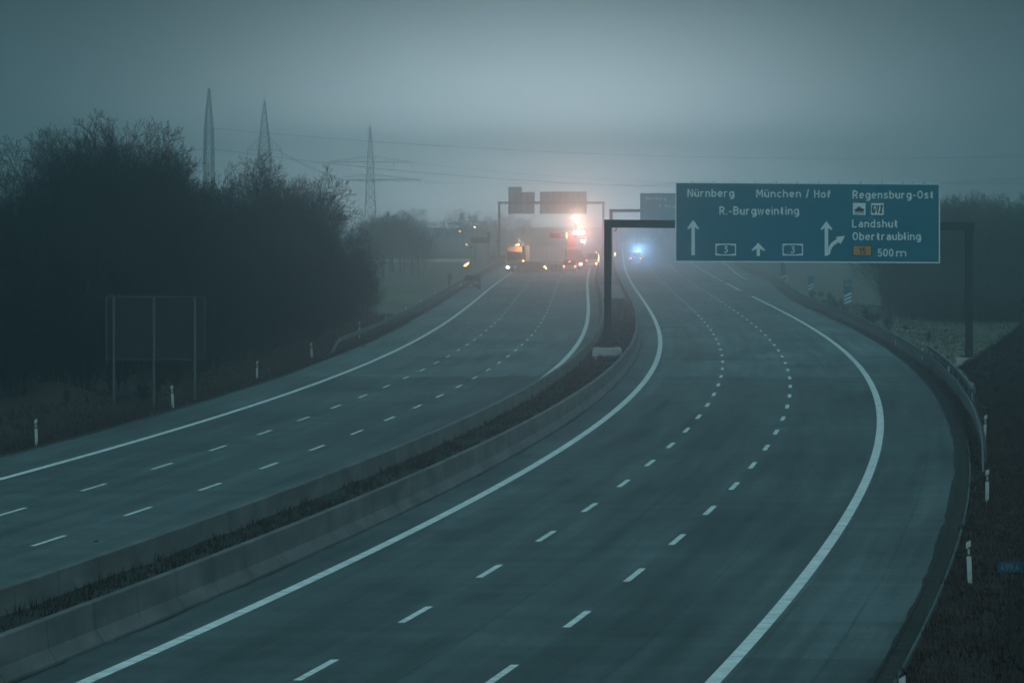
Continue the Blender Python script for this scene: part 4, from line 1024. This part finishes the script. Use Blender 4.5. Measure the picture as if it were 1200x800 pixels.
# ------------------------------------------------------------------ bare trees
def grow_tree(seed, h, stems=1, spread=.55, levels=4, twig=.013, crown0=.25, dens=1.0):
    rnd = random.Random(seed); tr = MB(); cr = MB()
    def br(p, d, ln, r0, lv):
        n = 5 if lv == 0 else 4 if lv == 1 else 3 if lv < levels else 2
        pts = [p]; q = p.copy(); dd = d.copy(); wv = .05 if lv == 0 and stems == 1 else .13
        for k in range(n):
            dd = (dd + Vector((rnd.gauss(0, wv), rnd.gauss(0, wv), rnd.gauss(.03, .07)))).normalized(); q = q + dd * (ln / n); pts.append(q.copy())
        tp = .7 if lv == 0 else .8
        for k in range(n):
            a, b = r0 * (1 - tp * k / n), r0 * (1 - tp * (k + 1) / n)
            (tr if lv == 0 else cr).tube(pts[k], pts[k + 1], max(a, twig * .6), max(b, twig * .45), n=8 if lv == 0 else 5 if lv == 1 else 3, cap=False)
        if lv >= levels: return
        cnt = int((((11, 9, 7, 5, 4) if stems == 1 else (9, 7, 5, 4, 3))[lv]) * dens + rnd.random())
        az0 = rnd.uniform(0, 6.28)
        for i in range(cnt):
            t = (crown0 + (1 - crown0) * (i + rnd.random() * .9) / cnt) if lv == 0 else .22 + .78 * (i + rnd.random() * .8) / cnt
            t = min(t, .995); k = min(int(t * n), n - 1); b0 = pts[k].lerp(pts[k + 1], t * n - k)
            ax = (pts[k + 1] - pts[k]).normalized(); az = az0 + i * 2.4 + rnd.uniform(-.5, .5)
            u = ax.orthogonal().normalized(); side = u * math.cos(az) + ax.cross(u) * math.sin(az)
            ang = rnd.uniform(.5, .95) if lv else rnd.uniform(.55, 1.05)
            nd = (ax * math.cos(ang) + side * math.sin(ang) + Vector((0, 0, .10))).normalized()
            cl = ln * ((.60 if lv == 0 else .52 if lv == 1 else .5) * (1.12 - .55 * t)) * rnd.uniform(.75, 1.2) * (spread / .55 if lv == 0 else 1)
            br(b0, nd, cl, max(r0 * (1 - tp * t) * .58, twig * .6), lv + 1)
    for s in range(stems):
        a = rnd.uniform(0, 6.28); rr = 0 if stems == 1 else rnd.uniform(.1, .8)
        le = .04 if stems == 1 else rnd.uniform(.1, .5)
        lean = Vector((math.cos(a) * le, math.sin(a) * le, 1)).normalized()
        br(Vector((math.cos(a) * rr, math.sin(a) * rr, -.2)), lean, h * (.86 if stems == 1 else rnd.uniform(.6, .9)), h * (.014 if stems == 1 else .006), 0)
    return tr, cr
def proto(seed, h, **k):
    t, c = grow_tree(seed, h, **k); zs = max(v[2] for v in c.v)
    out_ = []
    for mb_, nm, mt in ((t, 'trunk', M['bark']), (c, 'crown', M['twig'])):
        mb_.v = [(a / zs, b / zs, z / zs) for a, b, z in mb_.v]; me = bpy.data.meshes.new(nm); me.from_pydata(mb_.v, [], mb_.f); me.materials.append(mt); out_.append(me)
    return out_
TREES = [proto(11 + k, 13, twig=.017, dens=1.1, spread=.5) for k in range(4)]
WIDE = [proto(51 + k, 12, twig=.018, dens=1.1, spread=.72, crown0=.2) for k in range(3)]
BUSH = [proto(81 + k, 6, stems=9, twig=.014, levels=3, crown0=.08, dens=1.2) for k in range(3)]
def pale(pr, m):                     # the same growth, twigs painted paler in place of haze
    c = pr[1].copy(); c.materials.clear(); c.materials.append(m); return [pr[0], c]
M['paletwig'] = mat('haze_pale_twigs', (.10, .105, .10), .95, spec=.1)
def plant(name, pr, pos, h, wid, label, cat, group):
    r = thing(name, label, cat, pos, random.uniform(0, 6.28), group)
    r.scale = (h * wid, h * wid, h)
    for me, nm in zip(pr, ('trunk', 'crown') if name != 'shrub' else ('stem', 'twigs')):
        o = bpy.data.objects.new(nm, me); COL.objects.link(o); o.parent = r
    return r
SIL = [(-60, 215), (0, 208), (30, 197), (45, 169), (75, 150), (86, 133), (105, 128), (131, 129), (150, 134), (180, 148), (187, 182), (206, 195), (220, 190), (232, 186), (259, 208), (274, 190), (292, 178), (319, 178), (334, 198), (360, 202), (375, 210), (394, 226), (412, 240), (431, 262), (446, 288), (452, 310)]
def sil(px):
    for (a, b), (c, d_) in zip(SIL, SIL[1:]):
        if a <= px <= c: return b + (d_ - b) * (px - a) / (c - a)
    return 330
random.seed(5)
def edge_off(Y): return -29.2 - 3.0 * (1 - sm(300, 350, Y))
def ppx(X, Y): return 600 + X / Y * FPX
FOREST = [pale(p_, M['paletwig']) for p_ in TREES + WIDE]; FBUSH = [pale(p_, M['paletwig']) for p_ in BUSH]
# the named skyline trees
for px, Y, k, wd, lab in ((108, 372, 0, .9, 'tallest bare tree with an open rounded crown at the upper left'), (150, 380, 1, .9, 'tall bare tree leaning its crown to the right beside the tallest one'), (70, 366, 2, .9, 'bare tree on the left shoulder of the tallest crown'),
                       (232, 430, 3, .8, 'bare tree with a thin crown just left of the slim pylon foot'), (292, 470, 0, .95, 'bare round crowned tree in front of the middle pylon'), (318, 480, 1, .95, 'bare tree right of the round crowned one, before the middle pylon'),
                       (366, 500, 2, .9, 'smaller bare tree where the wood slopes down to the right'), (20, 352, 3, .9, 'bare tree at the far left edge of the wood')):
    z = zp(sil(px), Y); pr = (WIDE + TREES[:1])[k % 4]
    plant('bare_tree', pr, P(px, Y), z + .1, wd, lab, 'tree', 'bare trees of the roadside wood')
n = 0
for tries in range(4000):
    Y = random.uniform(308, 575); o_ = edge_off(Y) - random.uniform(1.8, 34) ; p = C(Y, o_)
    px = ppx(p.x, p.y)
    if px > 440 or px < -70: continue
    z = zp(sil(px) + 6, p.y)
    rx = random.uniform(.72, 1.0)
    if z < 3.5: continue
    if any((p.x - a) ** 2 + (p.y - b) ** 2 < (2.6 if o_ > -36 else 3.6) ** 2 for a, b in globals().setdefault('_pl', [])): continue
    _pl.append((p.x, p.y)); n += 1
    pr = random.choice(TREES + WIDE)
    plant('bare_tree', pr, (p.x, p.y, 0), z * rx, random.uniform(.8, 1.05), 'dark leafless tree inside the dense wood left of the road', 'tree', 'bare trees of the roadside wood')
    if n > 115: break
n = 0; bl = []
for tries in range(3000):
    Y = random.uniform(300, 572); o_ = edge_off(Y) - random.uniform(-.6, 5.0); p = C(Y, o_); px = ppx(p.x, p.y)
    if px > 438 or px < -60: continue
    if any((p.x - a) ** 2 + ((p.y - b) * .6) ** 2 < 1.55 ** 2 for a, b in bl): continue
    hmax = zp(sil(px) + 12, p.y)
    if hmax < 2: continue
    bl.append((p.x, p.y)); n += 1
    plant('shrub', random.choice(BUSH), (p.x, p.y, gh(Y, o_) - .1), min(hmax, random.uniform(4.0, 7.5)), random.uniform(.55, .8), 'dense leafless shrub at the edge of the wood left of the road', 'shrub', 'shrubs at the edge of the wood')
    if n > 130: break
# hazy trees behind the wood, left of centre
for k in range(16):
    px = random.uniform(405, 500); Y = random.uniform(880, 1050); ht = zp(242 + abs(px - 455) * .12 + random.uniform(0, 9) + (12 if px > 485 else 0), Y)
    plant('bare_tree', random.choice(FOREST), P(px, Y, -.5), ht, .95, 'hazy grey tree beyond the right end of the roadside wood', 'tree', 'hazy trees beyond the wood')
for k in range(34):
    px = 425 + 9.5 * k + random.uniform(-6, 6) if k < 20 else 722 + 6 * (k - 20); Y = random.uniform(1500, 2100)
    plant('bare_tree', random.choice(FOREST), P(px, Y, -.5), random.uniform(6.5, 11.5) if k < 20 else random.uniform(5, 8), 1.15, 'barely visible tree on the foggy horizon', 'tree', 'trees on the foggy horizon')
# forest on the right
for k in range(46):
    px = 1040 + 215 * (k / 45) + random.uniform(-6, 6); Y = random.uniform(610, 690); top = 240 - 14 * sm(1040, 1130, px) + random.uniform(-5, 12)
    plant('bare_tree', random.choice(FOREST), P(px, Y, -.9), zp(top, Y) + .9, random.uniform(.85, 1.1), 'foggy bare tree in the forest edge behind the right gantry post', 'tree', 'forest trees on the right')
for k in range(44):
    px = 1046 + 190 * (k / 43) + random.uniform(-4, 4); Y = random.uniform(598, 625)
    plant('shrub', random.choice(FBUSH), P(px, Y, -.9), random.uniform(4, 7.5), random.uniform(.6, .8), 'foggy leafless shrub along the forest edge on the right', 'shrub', 'forest edge shrubs on the right')
# scrub on the embankment crest at the right edge
for k, (y, o_) in enumerate(((371, 17.6), (368, 18.6), (364, 17.2), (359, 18.8), (376, 18.9), (352, 17.6), (345, 18.2), (380, 19.9))):
    plant('shrub', BUSH[k % 3], C(y, o_, gh(y, o_) - .1), random.uniform(.9, 1.6), .9, 'low dark shrub on the embankment crest at the right edge', 'shrub', 'low shrubs on the right embankment')
# weeds behind the right guardrail
for k in range(26):
    y = random.uniform(440, 760); o_ = 13 + lf(y) + random.uniform(0, 2.5)
    plant('shrub', BUSH[k % 3], C(y, o_, gh(y, o_)), random.uniform(.5, 1.25), random.uniform(.5, .9), 'small dry weed bush behind the right guardrail', 'shrub', 'weed bushes behind the right guardrail')
# small scrub beneath the roadside sign and along the left bank
for k, (y, o_) in enumerate(((322, -27.6), (333, -28.0), (338, -28.4), (345, -28.2), (307, -29.6), (352, -28.6))):
    plant('shrub', BUSH[k % 3], C(y, o_, gh(y, o_)), random.uniform(.6, 1.3), .8, 'low dry shrub on the brown bank near the roadside sign', 'shrub', 'low shrubs on the left bank')

# ------------------------------------------------------------------ grass and weeds (uncountable)
def blades(name, m, label, n, fn, h0, h1, wd=.02):
    mb = MB(); v, f = mb.v, mb.f
    for _ in range(n):
        y, o_ = fn()
        if y is None: continue
        b = C(y, o_, gh(y, o_) - .02); h = random.uniform(h0, h1)
        for q in range(4):
            a = random.uniform(0, 6.28); ln = random.uniform(.15, .7) * h; bx, by = b.x + random.gauss(0, .08), b.y + random.gauss(0, .12); k = len(v)
            ca, sa = math.cos(a), math.sin(a)
            v.extend([(bx - sa * wd, by + ca * wd, b.z), (bx + sa * wd, by - ca * wd, b.z), (bx + ca * ln, by + sa * ln, b.z + h * random.uniform(.7, 1))]); f.append((k, k + 1, k + 2))
    o = mb.build(name, m); tag(o, label, 'grass', kind='stuff'); return o
random.seed(3)
blades('verge_grass', M['blade'], 'dry brown grass covering the left bank', 15000, lambda: (random.uniform(225, 600), -24.45 - abs(random.gauss(0, 2.6))), .08, .34)
blades('verge_grass', M['blade'], 'dry dark grass covering the right verge and embankment', 12000, lambda: (random.uniform(100, 400), 11.55 + abs(random.gauss(0, 2.4))), .06, .26)
blades('median_weeds', M['weed'], 'low weeds growing in the soil strip of the median', 6500, lambda: (random.uniform(110, 660), random.uniform(-8.1, -5.9)), .05, .36 if random.random() < .5 else .2)
blades('field_grass', M['fieldblade'], 'pale grass of the foggy field on the right', 9000, lambda: (random.uniform(405, 700), 13.5 + random.uniform(0, 26)), .1, .35, .03)

# ------------------------------------------------------------------ haze: one closed box of even air round everything
m = MB(); m.box((20, 1950, 24), (1900, 4300, 56)); hz = m.build('haze', M['black']); hz['kind'] = 'stuff'
hm = bpy.data.materials.new('haze'); hm.use_nodes = True; t = hm.node_tree; t.nodes.clear()
mo = t.nodes.new('ShaderNodeOutputMaterial'); pv_ = t.nodes.new('ShaderNodeVolumePrincipled')
pv_.inputs['Color'].default_value = (.80, .96, 1.0, 1); pv_.inputs['Density'].default_value = .00112; pv_.inputs['Anisotropy'].default_value = .96
t.links.new(pv_.outputs[0], mo.inputs['Volume']); hz.data.materials.clear(); hz.data.materials.append(hm)
